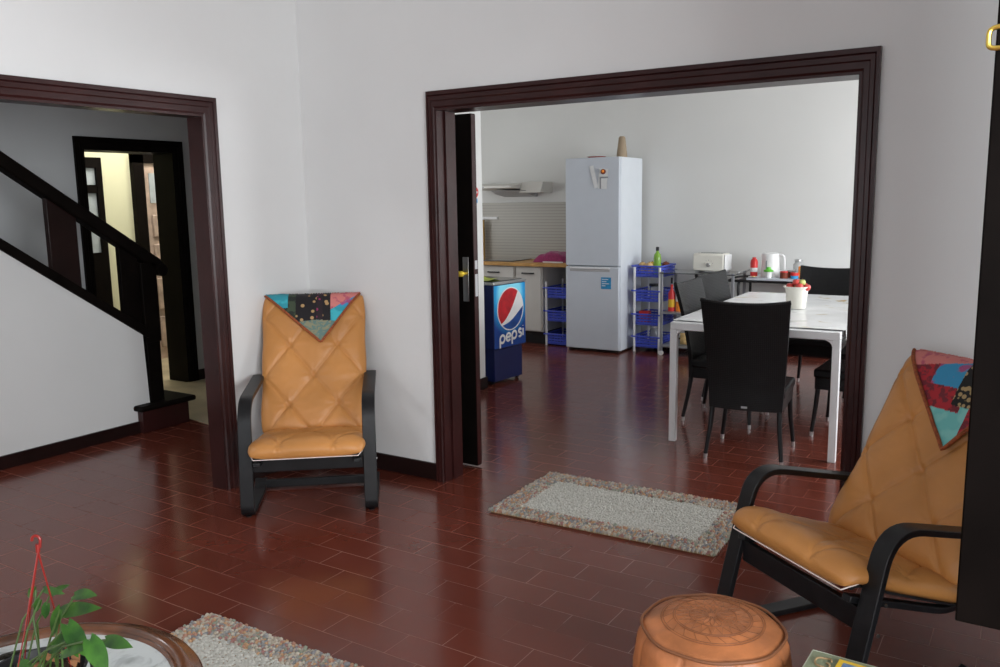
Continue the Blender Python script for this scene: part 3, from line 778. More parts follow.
# ------------------------------------------------------------------ rugs
def make_rug(label, x0, x1, y0, y1, rz, cx, cy, seed):
    rnd = random.Random(seed)
    t = thing('loop_pile_rug', label, 'rug', (cx, cy, 0), rz)
    w, d = (x1-x0), (y1-y0)
    boxo('rug_backing', M['wicker_tan'], -w/2+.008, w/2-.008, -d/2+.008, d/2-.008, 0, .008, t)
    cols = [tuple(.80*v+.30*m_ for v, m_ in zip(c_, (.50, .43, .35))) for c_ in [(.42, .36, .28), (.50, .46, .38), (.40, .16, .10), (.50, .27, .12), (.16, .18, .22), (.25, .28, .30), (.55, .50, .42), (.30, .10, .10), (.20, .26, .20), (.34, .30, .26), (.46, .42, .36)]]
    grey = [(.52, .51, .46), (.58, .57, .52), (.62, .61, .56), (.50, .49, .44)]
    verts = []; faces = []; cl = []
    st = .0098; border = .115
    ny = int(d/st); nx = int(w/st)
    ico = [(1,0,0),(-1,0,0),(0,1,0),(0,-1,0),(0,0,1),(.7,.7,.3),(-.7,.7,.3),(.7,-.7,.3),(-.7,-.7,.3)]
    F8 = [(4,5,0),(4,0,7),(4,7,3),(4,3,8),(4,8,1),(4,1,6),(4,6,2),(4,2,5)]
    for part in ('b', 'c'):
        V = []; Fc = []; C = []
        for j in range(ny):
            for i in range(nx):
                x = -w/2+(i+.5)*w/nx; y = -d/2+(j+.5)*d/ny
                wob = .006*math.sin(x*30+j)
                inner = (abs(x) < w/2-border+rnd.uniform(-.006, .006)) and (abs(y) < d/2-border+rnd.uniform(-.006, .006))
                if inner != (part == 'c'): continue
                px = x+rnd.uniform(-.004, .004); py = y+rnd.uniform(-.004, .004)
                r = rnd.uniform(.0062, .0082); h = rnd.uniform(.016, .026) if part == 'b' else rnd.uniform(.012, .019)
                if part == 'b':
                    # variegated yarn: colour runs in short lengths across the border
                    key = mnoise.noise(Vector((x*75, y*11, seed)))
                    c = cols[int((key*1.2+.5)*len(cols)+rnd.uniform(-.7, .7)) % len(cols)]
                else: c = rnd.choice(grey)
                k0 = len(V)
                for q in ico: V.append((px+q[0]*r, py+q[1]*r, (h if q[2] == 1 else (.004 if q[2] == 0 else h*.78))))
                for f in F8: Fc.append(tuple(k0+a for a in f)); C.append(c)
        me = bpy.data.meshes.new('pile'); me.from_pydata(V, [], Fc); me.shade_smooth()
        at = me.attributes.new('tuft', 'FLOAT_COLOR', 'FACE')
        for k, c in enumerate(C): at.data[k].color = c+(1,)
        me.materials.append(M['rug'])
        o = bpy.data.objects.new('border_pile' if part == 'b' else 'centre_pile', me); COL.objects.link(o); o.parent = t
    return t
make_rug('loop pile rug with a grey centre lying across the kitchen threshold', 0, 1.19, 0, .69, R(1.5), -1.757, 3.890, 3)
make_rug('loop pile rug with multicoloured border on the floor beside the round table', 0, 1.19, 0, .69, 0, -2.070, 1.69, 8)

# ------------------------------------------------------------------ round coffee table with plant
TC = Vector((-1.88, .90, 0)); TZ = .50
t = thing('coffee_table', 'round wooden coffee table with an inset white marble top in the lower left corner', 'table', tuple(TC))
prof = [(.328, TZ-.030), (.328, TZ-.012), (.334, TZ-.004), (.340, TZ-.007), (.345, TZ), (.358, TZ+.004), (.372, TZ), (.380, TZ-.008), (.392, TZ-.010), (.400, TZ-.022), (.398, TZ-.036), (.385, TZ-.044), (.375, TZ-.060), (.328, TZ-.060)]
M['walnut'] = mat('varnished_walnut', (.12, .042, .016), .25, var=.45, scale=9, spec=.5, coat=.3)
MB().lathe(prof, n=80, cap0=False, cap1=False).build('rim', M['walnut'], t, smooth=50)
MB().lathe([(.02, TZ-.03), (.330, TZ-.03), (.330, TZ-.012), (.001, TZ-.012)], n=60).build('marble_top', M['marble'], t)
MB().lathe([(.05, TZ-.06), (.055, .36), (.035, .32), (.06, .24), (.075, .18), (.04, .12), (.05, .10)], n=28).build('pedestal', M['walnut'], t, smooth=50)
for k in range(3):
    a = 2*PI*k/3+.5
    pts = [(r*math.cos(a), r*math.sin(a), z) for r, z in ((.03, .13), (.12, .12), (.20, .06), (.27, .022))]
    MB().tube(pts, [.03, .026, .022, .02], 12).build('leg', M['walnut'], t)

def ray(px, py):
    a = (px-500)/F; b_ = -(py-333.5)/F
    return Fv + Rv*a + Uv*b_
def onplane(px, py, y):
    d = ray(px, py); k = y/d.y; return Vector((0, 0, CH))+d*k
PCN = Vector((-1.790, .905, TZ-.010))
pt_ = thing('potted_pothos', 'trailing green pothos in a dark pot with red hanging straps on the marble table', 'plant', tuple(PCN))
MB().lathe([(.055, 0), (.085, .05), (.098, .10), (.104, .115), (.098, .115), (.090, .095), (.075, .05)], n=36).build('pot', M['black_plastic'], pt_, smooth=50)
b = MB(); b.lathe([(.001, .088), (.05, .092), (.092, .09)], n=24)
b.build('soil', M['soil'], pt_)
rnd = random.Random(5)
b = MB()
for k in range(26):
    a = rnd.uniform(0, 2*PI); r = rnd.uniform(.01, .085); l = rnd.uniform(.03, .06); an = rnd.uniform(0, 2*PI)
    c = Vector((r*math.cos(a), r*math.sin(a), .098+rnd.uniform(0, .015))); dx = Vector((math.cos(an), math.sin(an), rnd.uniform(-.2, .2)))*l/2
    s = Vector((-math.sin(an), math.cos(an), 0))*.010
    v = [b.bm.verts.new(p) for p in (c-dx, c+s+Vector((0, 0, .006)), c+dx, c-s+Vector((0, 0, .004)))]; b.face(v)
b.build('dry_leaves', M['leaf_dead'], pt_)['kind'] = 'stuff'
# dark willow wreath around the pot
b = MB()
for q in range(5):
    ph = rnd.uniform(0, 6); pts = []
    for k in range(48):
        a = 2*PI*k/48; r = .118+.010*math.sin(3*a+ph)+.004*q; pts.append((r*math.cos(a), r*math.sin(a), .085+.018*math.sin(2*a+ph*2)+.004*q))
    b.tube(pts, .0035, 6, closed=True)
b.build('twig_wreath', M['wicker_dark'], pt_)
# red hanger: three straps to a hook, standing above the pot
hook = onplane(38, 552, .93) - PCN
b = MB()
for k in range(3):
    a = 2*PI*k/3+.9; foot = Vector((.070*math.cos(a), .070*math.sin(a), .098))
    pts = [foot, foot*.55+hook*.45+Vector((rnd.uniform(-.006, .006), 0, 0)), hook]
    b.tube(pts, [.0013, .0015, .0024], 6)
top = hook+Vector((0, 0, .035))
b.tube([hook, hook+Vector((.001, 0, .018))], .0045, 8)
hk = [hook+Vector((.001, 0, .015))+Rv*(.007+.009*math.cos(a)-.009)*1.0+Vector((0, 0, .012+.010*math.sin(a))) for a in [R(-10+d) for d in range(0, 220, 20)]]
b.tube([hook+Rv*.005+Vector((0, 0, .010))]+hk, .0032, 8)
b.build('hanger_strap', M['red_hook'], pt_)
def leaf(c, nrm, tip, L, W, i):
    """heart shaped leaf: c centre base, tip direction, normal"""
    tip = tip.normalized(); nrm = (nrm-tip*nrm.dot(tip)).normalized(); s = tip.cross(nrm)
    b = MB()
    def wd(k):
        return W*(math.sin(PI*min(1, k*.92+.10))**.75)*(1-.25*k)
    def fn(i_, j):
        k = j; u = i_*2-1
        w = wd(k)
        back = -.14*L*(1-k)**3*(abs(u))*1.0
        p = c + tip*(L*k+back) + s*(u*w) + nrm*(.18*abs(u)*w - .16*L*k*k)
        return p
    b.grid(fn, 8, 12)
    return b.build('leaf', M['leaf'], pt_, smooth=80)
# (px, py of leaf base, tip px, width px, plane y)
leafs = [((75, 595), (90, 593), 8, .84), ((60, 610), (48, 636), 9, .78), ((60, 612), (88, 606), 10, .83), ((52, 648), (72, 634), 10, .77), ((68, 625), (84, 652), 12, .76),
         ((90, 640), (104, 668), 13, .72), ((106, 640), (125, 644), 9, .76), ((36, 590), (26, 596), 7, .82), ((44, 589), (58, 592), 5, .83), ((30, 668), (16, 664), 9, .74),
         ((47, 604), (44, 618), 6, .80), ((70, 640), (76, 655), 6, .75), ((50, 595), (62, 586), 5, .86), ((62, 655), (80, 646), 7, .74), ((40, 600), (34, 612), 5, .8)]
tv = -Fv
b = MB()
for k, (p0, p1, wpx, yy) in enumerate(leafs):
    yy += .13; a = onplane(*p0, yy) - PCN; c = onplane(*p1, yy-.008) - PCN
    W = wpx/F*(yy/ray(*p0).y)*.85
    nr = (tv + Vector((0, 0, .7)) + Vector((rnd.uniform(-.5, .5), 0, rnd.uniform(-.3, .3)))).normalized()
    leaf(a, nr, (c-a), max((c-a).length*1.12, .028), W, k)
    base_ = Vector((rnd.uniform(-.05, .06), rnd.uniform(-.05, .03), .10))
    mid = (a+base_)/2+Vector((rnd.uniform(-.02, .02), 0, .03))
    b.tube([base_, mid, a], .0022, 6)
b.build('stem', M['stem'], pt_)

# ------------------------------------------------------------------ sage box, magazine, cord
t = thing('storage_box', 'low sage green leather box at the bottom edge before the right lounge chair', 'box', (-.47, 2.32, 0), -.03)
b = MB(); b.box(.0, .26, -.42, 0, 0, .34)
for v in b.bm.verts:
    if v.co.z < .1: v.co.x += -.02 if v.co.x < .2 else 0; v.co.y += .015 if v.co.y > -.2 else -.015
b.build('body', M['sage'], t, .018)
MB().box(.0, .26, -.42, 0, .342, .352).build('lid', M['sage'], t, .004)
b = MB(); b.tube([(.004, -.416, .353), (.256, -.416, .353), (.256, -.004, .353), (.004, -.004, .353)], .0012, 6, closed=True); b.build('stitching', M['sage_stitch'], t)
t = thing('magazine', 'magazine with a yellow border lying on the sage green box', 'magazine', (-.392, 2.290, .3545), -.06)
boxo('cover', M['yellow'], 0, .155, -.26, 0, 0, .006, t, .001)
boxo('cover_picture', M['photo_blue'],   .014, .141, -.22, -.016, .006, .0068, t)
pts = [(-.428+.020*math.cos(a), 2.270+.020*math.sin(a*1.0)-.004*a, .356+.002*math.sin(3*a)) for a in [k*.35 for k in range(22)]]
tag(MB().tube(pts, .0028, 6).build('twine', M['wicker_tan']), 'loose piece of brown twine on the sage green box beside the magazine', 'twine')

# ------------------------------------------------------------------ dark cabinet at right edge
t = thing('pedestal_cabinet', 'tall near-black wooden cabinet with brass mount cut off by the right edge of the photo', 'cabinet', (.15, 2.35, 0))
b = MB(); b.box(-.272, .40, -.15, .50, .582, 2.75); b.build('body', M['wood_black'], t, .004)
b = MB()
ro = fillet([(.0, 0, 0), (-.13, 0, 0), (-.13, 0, 1.0), (.30, 0, 1.0), (.30, 0, 0), (.0, 0, 0)], [.05]*4, 8)
b.tube([(p[0], -.152, .86+p[2]) for p in ro], .005, 8)
b.build('front_moulding', M['wood_dark'], t)
b = MB(); b.lathe([(.36, 0), (.37, .03), (.36, .16), (.28, .24), (.12, .30), (.08, .40), (.10, .585)], (.12, .27, 0), n=40); b.build('pedestal', M['wood_black'], t, smooth=50)
b = MB(); b.tube(fillet([(-.20, -.165, 1.96), (-.285, -.165, 1.945), (-.285, -.165, 1.905), (-.18, -.165, 1.90)], [.012, .012]), .0055, 8)
b.ball((-.20, -.165, 1.96), .012, 8).ball((-.18, -.165, 1.90), .012, 8)
b.build('brass_mount', M['brass'], t)

# ------------------------------------------------------------------ kitchen : table
TH = .80
t = thing('dining_table', 'white dining table with square metal legs in the kitchen', 'table', (-2.025, 5.225, 0), R(1.3))
TW, TL = 1.045, 1.90
b = MB()
b.box(0, TW, 0, TL, TH-.055, TH-.004)
b.build('tabletop', M['white_metal'], t, .006)
for (x, y) in ((0, 0), (TW-.044, 0), (0, TL-.044), (TW-.044, TL-.044)):
    b = MB(); b.box(x, x+.044, y, y+.044, 0, TH-.052)
    # rounded gusset to the frame
    sx = 1 if x < .3 else -1; xe = x+.044 if sx > 0 else x
    b.prism([(xe, TH-.10), (xe, TH-.055), (xe+sx*.045, TH-.055), (xe+sx*.018, TH-.067), (xe+sx*.006, TH-.08)], 1, y+.004, y+.040)
    b.build('leg', M['white_metal'], t, .004)
# oilcloth on the table: top-level
def cloth(i, j):
    x = -.002+(TW+.022)*i; y = .05+(TL-.05)*j
    z = TH+.003+.002*mnoise.noise(Vector((x*6, y*6, 0)))
    return (x, y, z)
b = MB(); b.grid(cloth, 40, 60)
def drop(i, j):
    y = .05+(TL-.05)*i; hang = .10 if y > .3 else .10+.16*(1-abs(y-.17)/.13)
    hang = max(.10, hang)
    return (TW+.02+.010*math.sin(i*40)*j+.01*j, y, TH+.003-hang*j)
b.grid(drop, 60, 8)
c = b.build('tablecloth', M['oilcloth'], smooth=60); c.location = (-2.025, 5.225, 0); c.rotation_euler = (0, 0, R(1.3))
tag(c, 'white printed oilcloth covering the kitchen dining table', 'tablecloth')

# white pot with fruit
FP = Vector((-1.462, 6.19, TH+.006))
t = thing('white_pot', 'cream plastic pot with flared rim standing on the dining table', 'pot', tuple(FP))
MB().lathe([(.062, 0), (.065, .01), (.076, .138), (.088, .148), (.092, .157), (.086, .157), (.078, .14), (.070, .08), (.001, .07)], n=36, cap1=False).build('pot_body', M['cream_plastic'], t, smooth=40)
for k, (dx, dy, dz, mm) in enumerate([(-.05, -.02, .155, 'apple'), (.03, -.045, .158, 'apple'), (.055, .02, .155, 'apple'), (-.01, .03, .165, 'apple_green'), (.0, -.02, .185, 'apple'), (.04, -.01, .183, 'apple_green'), (.082, -.015, .15, 'apple')]):
    f = thing('fruit', ['small red fruit at the left rim of the cream pot', 'small red fruit at the front of the cream pot', 'small red fruit at the back right of the cream pot', 'pale green fruit in the middle of the cream pot', 'red fruit on top of the heap in the cream pot', 'pale green fruit on top of the heap in the cream pot', 'small red fruit overhanging the right rim of the cream pot'][k], 'fruit', tuple(FP+Vector((dx*.85, dy*.85, dz))), group='fruit heaped in the cream pot')
    MB().lathe([(.001, -.020), (.014, -.022), (.026, -.010), (.028, .004), (.020, .020), (.008, .022), (.001, .017)], n=18, cap0=False, cap1=False).build('skin', M[mm], f, smooth=80)
    MB().tube([(0, 0, .016), (.003, 0, .03)], .0015, 5).build('stalk', M['brown'], f)

# ------------------------------------------------------------------ dining chairs
def make_dining(label, loc, rz):
    t = thing('dining_chair', label, 'chair', loc, rz, 'black woven dining chairs')
    H = .985
    def back(i, j, off):
        u = i*2-1; z = .32+(H-.32)*j
        w = .215+.042*j
        y = .205+.03*max(0, (z-.45)/.5)+.075*max(0, (z-.45)/.53)**1.6 + .030*(1-u*u) + off
        zz = z - .014*(1-u*u)*j*1.0 + (.006*abs(u)**3 if j > .98 else 0)
        return (u*w, y, zz)
    b = MB()
    b.grid(lambda i, j: back(i, j, 0), 20, 24); b.grid(lambda i, j: back(i, j, .026), 20, 24)
    for i_ in (0, 1): b.grid(lambda i, j: back(i_, j, .026*i), 1, 24)
    for j_ in (0, 1): b.grid(lambda i, j: back(i, j_, .026*j), 20, 1)
    b.build('backrest', M['weave'], t, merge=True, smooth=50)
    MB().tube([back(k/20, 1, .013) for k in range(21)], .013, 8).build('top_rim', M['weave'], t)
    b = MB(); b.box(-.225, .225, -.22, .215, .395, .455)
    b.build('seat', M['weave'], t, .015)
    b = MB(); b.box(-.215, .215, -.21, -.195, .32, .40).box(-.215, -.20, -.195, .20, .32, .40).box(.20, .215, -.195, .20, .32, .40); b.build('apron', M['weave'], t, .003)
    for sx in (-1, 1):
        for (y0_, y1_) in ((-.185, -.215), (.205, .265)):
            lg = MB().tube([(sx*.195, y0_, .40), (sx*.205, (y0_+y1_)/2, .2), (sx*.225, y1_, .028)], [.017, .015, .0125], 12).build('leg', M['black_lacquer'], t)
            MB().tube([(sx*.2245, y1_*.998, .03), (sx*.226, y1_, .0)], [.0135, .0125], 12).build('foot_cap', M['steel'], lg)
    boxo('maker_plate', M['grey_label'], -.018, .018, .262, .266, .335, .347, t)
    return t
ch = make_dining('black woven dining chair at the near end of the white table, back to the camera', (-1.490, 5.265, 0), PI+.10)
dup(ch, (-1.862, 5.99, 0), R(90)+.0, 'black woven dining chair, nearer one on the left side of the white table')
dup(ch, (-1.92, 6.62, 0), R(90)-.12, 'black woven dining chair, farther one on the table left side beside the cart')
dup(ch, (-1.02, 6.02, 0), R(-90)-.02, 'black woven dining chair, nearer one on the right side of the table')
dup(ch, (-1.02, 6.68, 0), R(-90)+.04, 'black woven dining chair, farther one on the right side of the table')
dup(ch, (-1.53, 7.22, 0), -.08, 'black woven dining chair at the far end of the table behind the cream pot')

# ------------------------------------------------------------------ refrigerator
t = thing('refrigerator', 'tall white two-door refrigerator against the kitchen far wall', 'refrigerator', (-4.255, 7.97, 0), R(2.0))
W = .60
boxo('cabinet_body', M['fridge_lit_side'], 0, W, .055, .63, .02, 2.005, t, .004)
boxo('upper_door', M['fridge'], 0, W, 0, .05, .905, 2.005, t, .008)
ld = MB().box(0, W, 0, .05, .03, .895)
ld.build('lower_door', M['fridge'], t, .008)
b = MB(); b.box(.05, .50, -.003, .01, .845, .888); b.build('handle_recess', M['grey_label'], t, .002)
b = MB(); b.box(.05, .50, -.010, .0, .872, .892); b.build('handle', M['white_metal'], t, .003)
boxo('kick_plinth', M['black_plastic'], .02, W-.02, .06, .60, 0, .028, t)
boxo('energy_sticker', M['blue_print'], .405, .515, -.003, 0, .67, .79, t)
b = MB()
for k in range(4): b.box(.415, .415+[.07, .05, .08, .04][k], -.0045, -.003, .765-.022*k, .772-.022*k)
b.build('sticker_print', M['paper'], t)
def magnet(name, label, x, z, w, h, rot, m, inset=None):
    o = thing(name, label, 'note', (-4.255+x*math.cos(R(2.0)), 7.97+x*math.sin(R(2.0))-.006, z), R(2.0), 'papers held on the refrigerator door')
    ch_ = boxo('sheet', M[m], -w/2, w/2, -.0015, 0, -h/2, h/2, o, rot=Matrix.Rotation(rot, 3, 'Y'))
    return o
n1 = magnet('paper_note', 'narrow tilted white paper strip on the refrigerator door', .325, 1.81, .045, .23, R(-14), 'paper')
n2 = magnet('paper_card', 'white card on the refrigerator door under a small dark drawing', .425, 1.79, .10, .20, R(5), 'paper')
b = MB(); b.box(-.035, .055, -.003, -.0015, .005, .02).box(-.035, -.02, -.003, -.0015, -.10, .005); b.build('dark_print', M['grey_metal'], n2)
o = thing('fridge_magnet', 'small round orange and brown magnet on the refrigerator door', 'magnet', (-4.255+.43, 7.97+.008, 1.86))
MB().tube([(0, .0, 0), (0, -.012, 0)], .026, 18).build('disc', M['brown'], o); MB().ball((0, -.014, .004), .015, 8).build('knob', M['orange'], o)
o = thing('kraft_tube', 'upright tapering brown paper tube on top of the refrigerator', 'paper tube', (-3.755, 8.27, 2.005))
MB().lathe([(.056, 0), (.052, .05), (.034, .20), (.024, .215), (.018, .21)], n=28).build('roll', M['kraft'], o, smooth=50)
o = thing('red_plate', 'shallow red dish lying on top of the refrigerator', 'dish', (-3.98, 8.14, 2.005))
MB().lathe([(.04, 0), (.08, .006), (.10, .014), (.095, .014), (.04, .006)], n=30).build('dish_body', M['red'], o)

# ------------------------------------------------------------------ worktop, cabinets
tag(boxo('worktop', M['oak'], -6.3, -4.30, 8.08, KY-.012, .868, .903, bevel=.003), 'long oak-edged kitchen worktop under the cooker hood', 'worktop')
def base_cab(label, x0, x1, group=None):
    t = thing('base_cabinet', label, 'cabinet', ((x0+x1)/2, 8.12, 0), 0, group)
    w = (x1-x0)/2-.002
    boxo('carcass', M['cabinet_white'], -w, w, .02, .55, .14, .866, t, .002)
    boxo('plinth', M['black_plastic'], -w, w, .06, .50, 0, .138, t)
    dr = boxo('door', M['cabinet_white'], -w+.018, w-.018, 0, .018, .15, .66 if False else .855, t, .003)
    MB().tube(fillet([(-.07, 0, .79), (-.07, -.025, .79), (.07, -.025, .79), (.07, 0, .79)], [.01, .01]), .008, 8).build('handle', M['black_plastic'], dr)
    return t
base_cab('white base cabinet at the left under the worktop, beside the drinks cooler', -5.53, -4.98, 'white base cabinets')
base_cab('white base cabinet at the right end of the worktop beside blue baskets', -4.98, -4.63, 'white base cabinets')
base_cab('white base cabinet hidden behind the drinks cooler at far left', -6.2, -5.53, 'white base cabinets')
tag(boxo('cutting_board', M['board'], -5.78, -5.70, 8.60, 8.625, .904, 1.36, bevel=.004), 'tall wooden board leaning on the tiled splashback', 'cutting board')
tag(boxo('cooktop', M['dark_glass'], -5.62, -5.05, 8.2, 8.62, .904, .914, bevel=.003), 'black glass cooktop set on the oak worktop', 'cooktop')
o = thing('folded_towel', 'magenta towel heaped on the right end of the worktop', 'towel', (-4.60, 8.36, .904))
b = MB()
def tw(i, j):
    u, v = i*2-1, j*2-1
    e = max(0, 1-abs(u)**5)**.5*max(0, 1-abs(v)**4)**.5
    return (u*.19+.02*v, v*.13, e*(.090+.02*mnoise.noise(Vector((u*2.5, v*2.5, 1)))+.03*(u > -.3)*(1-abs(u))))
b.grid(tw, 40, 24); b.grid(lambda i, j: ((i*2-1)*.19+.02*(j*2-1), (j*2-1)*.13, 0), 40, 24)
b.build('cloth', M['magenta'], o, merge=True, smooth=70)
boxo('white_hem', M['paper'], -.08, .17, -.134, -.128, .0, .012, o)
# hood
t = thing('cooker_hood', 'slim white slanted cooker hood on the wall above the tiled splashback', 'cooker hood', (-5.11, 8.7, 1.65))
b = MB(); b.prism([(0, .02), (0, .14), (-.22, .14), (-.28, .02)], 0, .02, .30); b.build('motor_box', M['cabinet_white'], t, .004)
b = MB(); b.prism([(0, .055), (0, .13), (-.10, .13), (-.46, .10), (-.46, .075)], 0, -.62, .02); b.build('canopy', M['cabinet_white'], t, .004)
b = MB(); b.prism([(0, -.025), (0, .05), (-.30, .05), (-.20, .01)], 0, -.35, .10); b.build('hood_shade_wedge', M['grey_label'], t, .003)  # grey wedge standing in for the slanted shadow below the hood
b = MB(); b.box(-.40, -.38, -.464, -.46, .082, .094).box(-.36, -.34, -.464, -.46, .082, .094); b.build('switch', M['grey_metal'], t)

# ------------------------------------------------------------------ drinks cooler
t = thing('drinks_cooler', 'blue drinks chest cooler with a round red, white and blue emblem beside the white wall', 'cooler', (-3.92, 6.30, 0), R(-5))
# local: front face at x=0 facing +x, y from -.23 to .23
boxo('body', M['navy'], -.46, 0, -.228, .232, .315, .875, t, .006)
boxo('base', M['navy'], -.44, -.02, -.20,   .205, .03, .315, t, .004)
boxo('top_frame', M['steel'], -.465, .006, -.232, .236, .875, .90, t, .004)
boxo('lid', M['dark_glass'], -.44, -.02, -.205, .21, .90, .906, t)
boxo('display_panel', M['cooler_face'], .0, .004, -.224, .228, .325, .870, t)
for (x, y) in ((-.06, -.17), (-.06, .17), (-.40, -.17), (-.40, .17)):
    MB().tube([(x, y-.012, .016), (x, y+.012, .016)], .016, 14).build('caster', M['black_plastic'], t)
def emblem(u, v):   # u right, v up in unit circle -> 0 white,1 red,2 blue
    up = -.08+1.2*u+.55*u*u     # lower edge of red
    lo = -.48+.44*u-.10*math.cos(u*2.5)    # upper edge of blue
    if v > up: return 1
    if v < lo: return 2
    return 0
bx_ = [MB(), MB(), MB()]
rr = .180; n = 120
for i in range(n):
    for j in range(n):
        u = (i+.5)/n*2-1; v = (j+.5)/n*2-1
        if u*u+v*v > 1: continue
        k = emblem(u, v)
        bb = bx_[k]; d = 1/n
        q = [bb.bm.verts.new((.0075, .005+(u+a*d)*rr, .655+(v+c*d)*rr)) for a, c in ((-1, -1), (1, -1), (1, 1), (-1, 1))]
        bb.face(q)
em = MB().tube([(.0045, .005, .655), (.0068, .005, .655)], rr+.010, 48).build('emblem', M['white_plastic'], t)
M['em_red'] = mat('emblem_red', (.50, .012, .02), .3, var=.3, scale=10); M['em_blue'] = mat('emblem_blue', (.01, .07, .30), .3, var=.3, scale=10)
for bb, nm, mm in zip(bx_, ('white_wave', 'red_field', 'blue_field'), ('white_plastic', 'em_red', 'em_blue')):
    bb.build(nm, M[mm], em, merge=True, smooth=0)
# lettering pepsi in rounded strokes
def arc(cx, cz, r, a0, a1, n=14, sx=1, sz=1): return [(cx+r*sx*math.cos(R(a0+(a1-a0)*k/n)), cz+r*sz*math.sin(R(a0+(a1-a0)*k/n))) for k in range(n+1)]
def letter(ch_):
    if ch_ == 'p': return [[(0, .5), (0, -.5)], arc(.42, .45, .42, 0, 360, 24)]
    if ch_ == 'e': return [[(.02, .45), (.82, .45)], arc(.42, .45, .42, 0, 315, 22)]
    if ch_ == 's': return [[(.66, .76)]+arc(.38, .68, .22, 40, 250, 12)[1:]+arc(.40, .24, .23, 80, -150, 12)]
    if ch_ == 'i': return [[(.1, 0), (.1, .82)], [(.1, 1.12), (.1, 1.16)]]
wd = MB(); cu = 0; S = .078
for ch_ in 'pepsi':
    for stroke in letter(ch_):
        pts = []
        for (a, z) in stroke:
            yy = -.150+(cu+a)*S; zz = .362+z*S + (cu+a)*S*.10
            pts.append((.006, yy, zz))
        wd.tube(pts, .0105, 8)
    cu += {'p': 1.12, 'e': 1.10, 's': .88, 'i': .3}[ch_]
for v in wd.bm.verts: v.co.x = .006+(v.co.x-.006)*.25
wd.build('lettering', M['white_plastic'], t)
o = thing('leaflet', 'yellow-green leaflet lying on the blue drinks cooler', 'leaflet', (-4.08, 6.22, .908), .3)
b = MB(); b.grid(lambda i, j: (-.09+.18*i, -.13+.26*j, .002+.02*(i*2-1)**2), 8, 2); b.build('sheet', mat('lime_paper', (.42, .50, .06), .6, var=.15), o)

# ------------------------------------------------------------------ basket racks
def basket(t, z, w, d, h=.115):
    b = MB()
    # slatted plastic basket
    b.box(0, w, 0, d, z-h, z-h+.006)
    for k in range(3):
        zz = z-h+.012+k*.030
        b.box(0, w, 0, .004, zz, zz+.020).box(0, w, d-.004, d, zz, zz+.020).box(0, .004, 0, d, zz, zz+.020).box(w-.004, w, 0, d, zz, zz+.020)
    nx = 8
    for k in range(nx+1):
        x = k*(w-.006)/nx
        b.box(x, x+.006, -.001, .004, z-h, z).box(x, x+.006, d-.004, d+.001, z-h, z)
        y = k*(d-.006)/nx
        b.box(-.001, .004, y, y+.006, z-h, z).box(w-.004, w+.001, y, y+.006, z-h, z)
    o = b.build('basket', M['blue_plastic'], t)
    b = MB(); b.box(-.022, w+.012, -.014, .006, z-.012, z+.004).box(-.012, w+.012, d-.006, d+.012, z-.012, z+.004).box(-.014, .006, 0, d, z-.012, z+.004).box(w-.006, w+.014, 0, d, z-.012, z+.004)
    b.build('rim', M['blue_plastic'], o, .003)
def rack(label, loc, w, d, zs_, top, rz=0):
    t = thing('basket_rack', label, 'rack', loc, rz, 'blue basket racks')
    for (x, y) in ((.012, .0), (w-.012, 0), (.012, d), (w-.012, d)):
        MB().tube([(x, y, .0), (x, y, top)], .013, 12).build('post', M['white_plastic'], t)
    for z in zs_: basket(t, z, w, d)
    return t
rack('four-tier blue plastic basket rack standing beside the refrigerator', (-3.592, 8.22, 0), .30, .38, (.165, .40, .645, .90), .89)
rack('blue plastic basket rack pushed under the end of the worktop', (-4.600, 8.14, 0), .295, .38, (.13, .385, .64), .70)
def lathe_thing(name, label, cat, loc, parts, group=None, n=24):
    o = thing(name, label, cat, loc, 0, group)
    for (pn, prof, mm) in parts: MB().lathe(prof, n=n).build(pn, M[mm], o, smooth=40)
    return o
lathe_thing('green_bottle', 'tall lime green bottle with dark cap on the top basket', 'bottle', (-3.385, 8.35, .80), [('bottle_body', [(.036, 0), (.040, .01), (.040, .17), (.034, .21), (.015, .235), (.013, .25)], 'green_bottle'), ('cap', [(.017, .25), (.017, .285), (.010, .29)], 'black_plastic')])
for k, (x, y, mm, l) in enumerate([(-3.535, 8.32, 'tan', 'brown bread roll at the left of the top basket'), (-3.47, 8.42, 'yellow', 'yellow onion behind the rolls on the top basket'), (-3.335, 8.46, 'brown', 'dark brown bulb at the right of the top basket'), (-3.455, 8.30, 'tan', 'tan roll next to the green bottle')]):
    o = thing('food_item', l, 'food', (x, y, .90)); MB().ball((0, 0, .0), .042, 9, (1, .9, .75)).build('skin', M[mm], o, smooth=80)
    MB().tube([(0, 0, .03), (.004, 0, .038)], .004, 6).build('nub', M['brown'], o)
    MB().ball((0, 0, -.055), .036, 8, (1, 1, .9)).build('lower_half', M[mm], o, smooth=80)
o = thing('black_jar', 'small dark jar in the second basket from the top', 'jar', (-3.43, 8.40, .536))
MB().lathe([(.045, 0), (.05, .02), (.05, .12), (.035, .14)], n=20).build('jar_body', M['clear_jar'], o, smooth=40); MB().lathe([(.06, .141), (.06, .165)], n=20).build('lid', M['black_plastic'], o)
tag(boxo('red_packet', M['red'], -3.55, -3.44, 8.26, 8.34, .292, .425, bevel=.008), 'red packet in the third basket of the rack', 'packet')
o = thing('glass_jar', 'small clear jar in the lowest basket', 'jar', (-3.43, 8.40, .056)); MB().lathe([(.04, 0), (.045, .02), (.045, .16), (.03, .18)], n=20).build('jar_body', M['clear_jar'], o, smooth=40); MB().lathe([(.036, .18), (.036, .20)], n=20).build('lid', M['steel'], o)

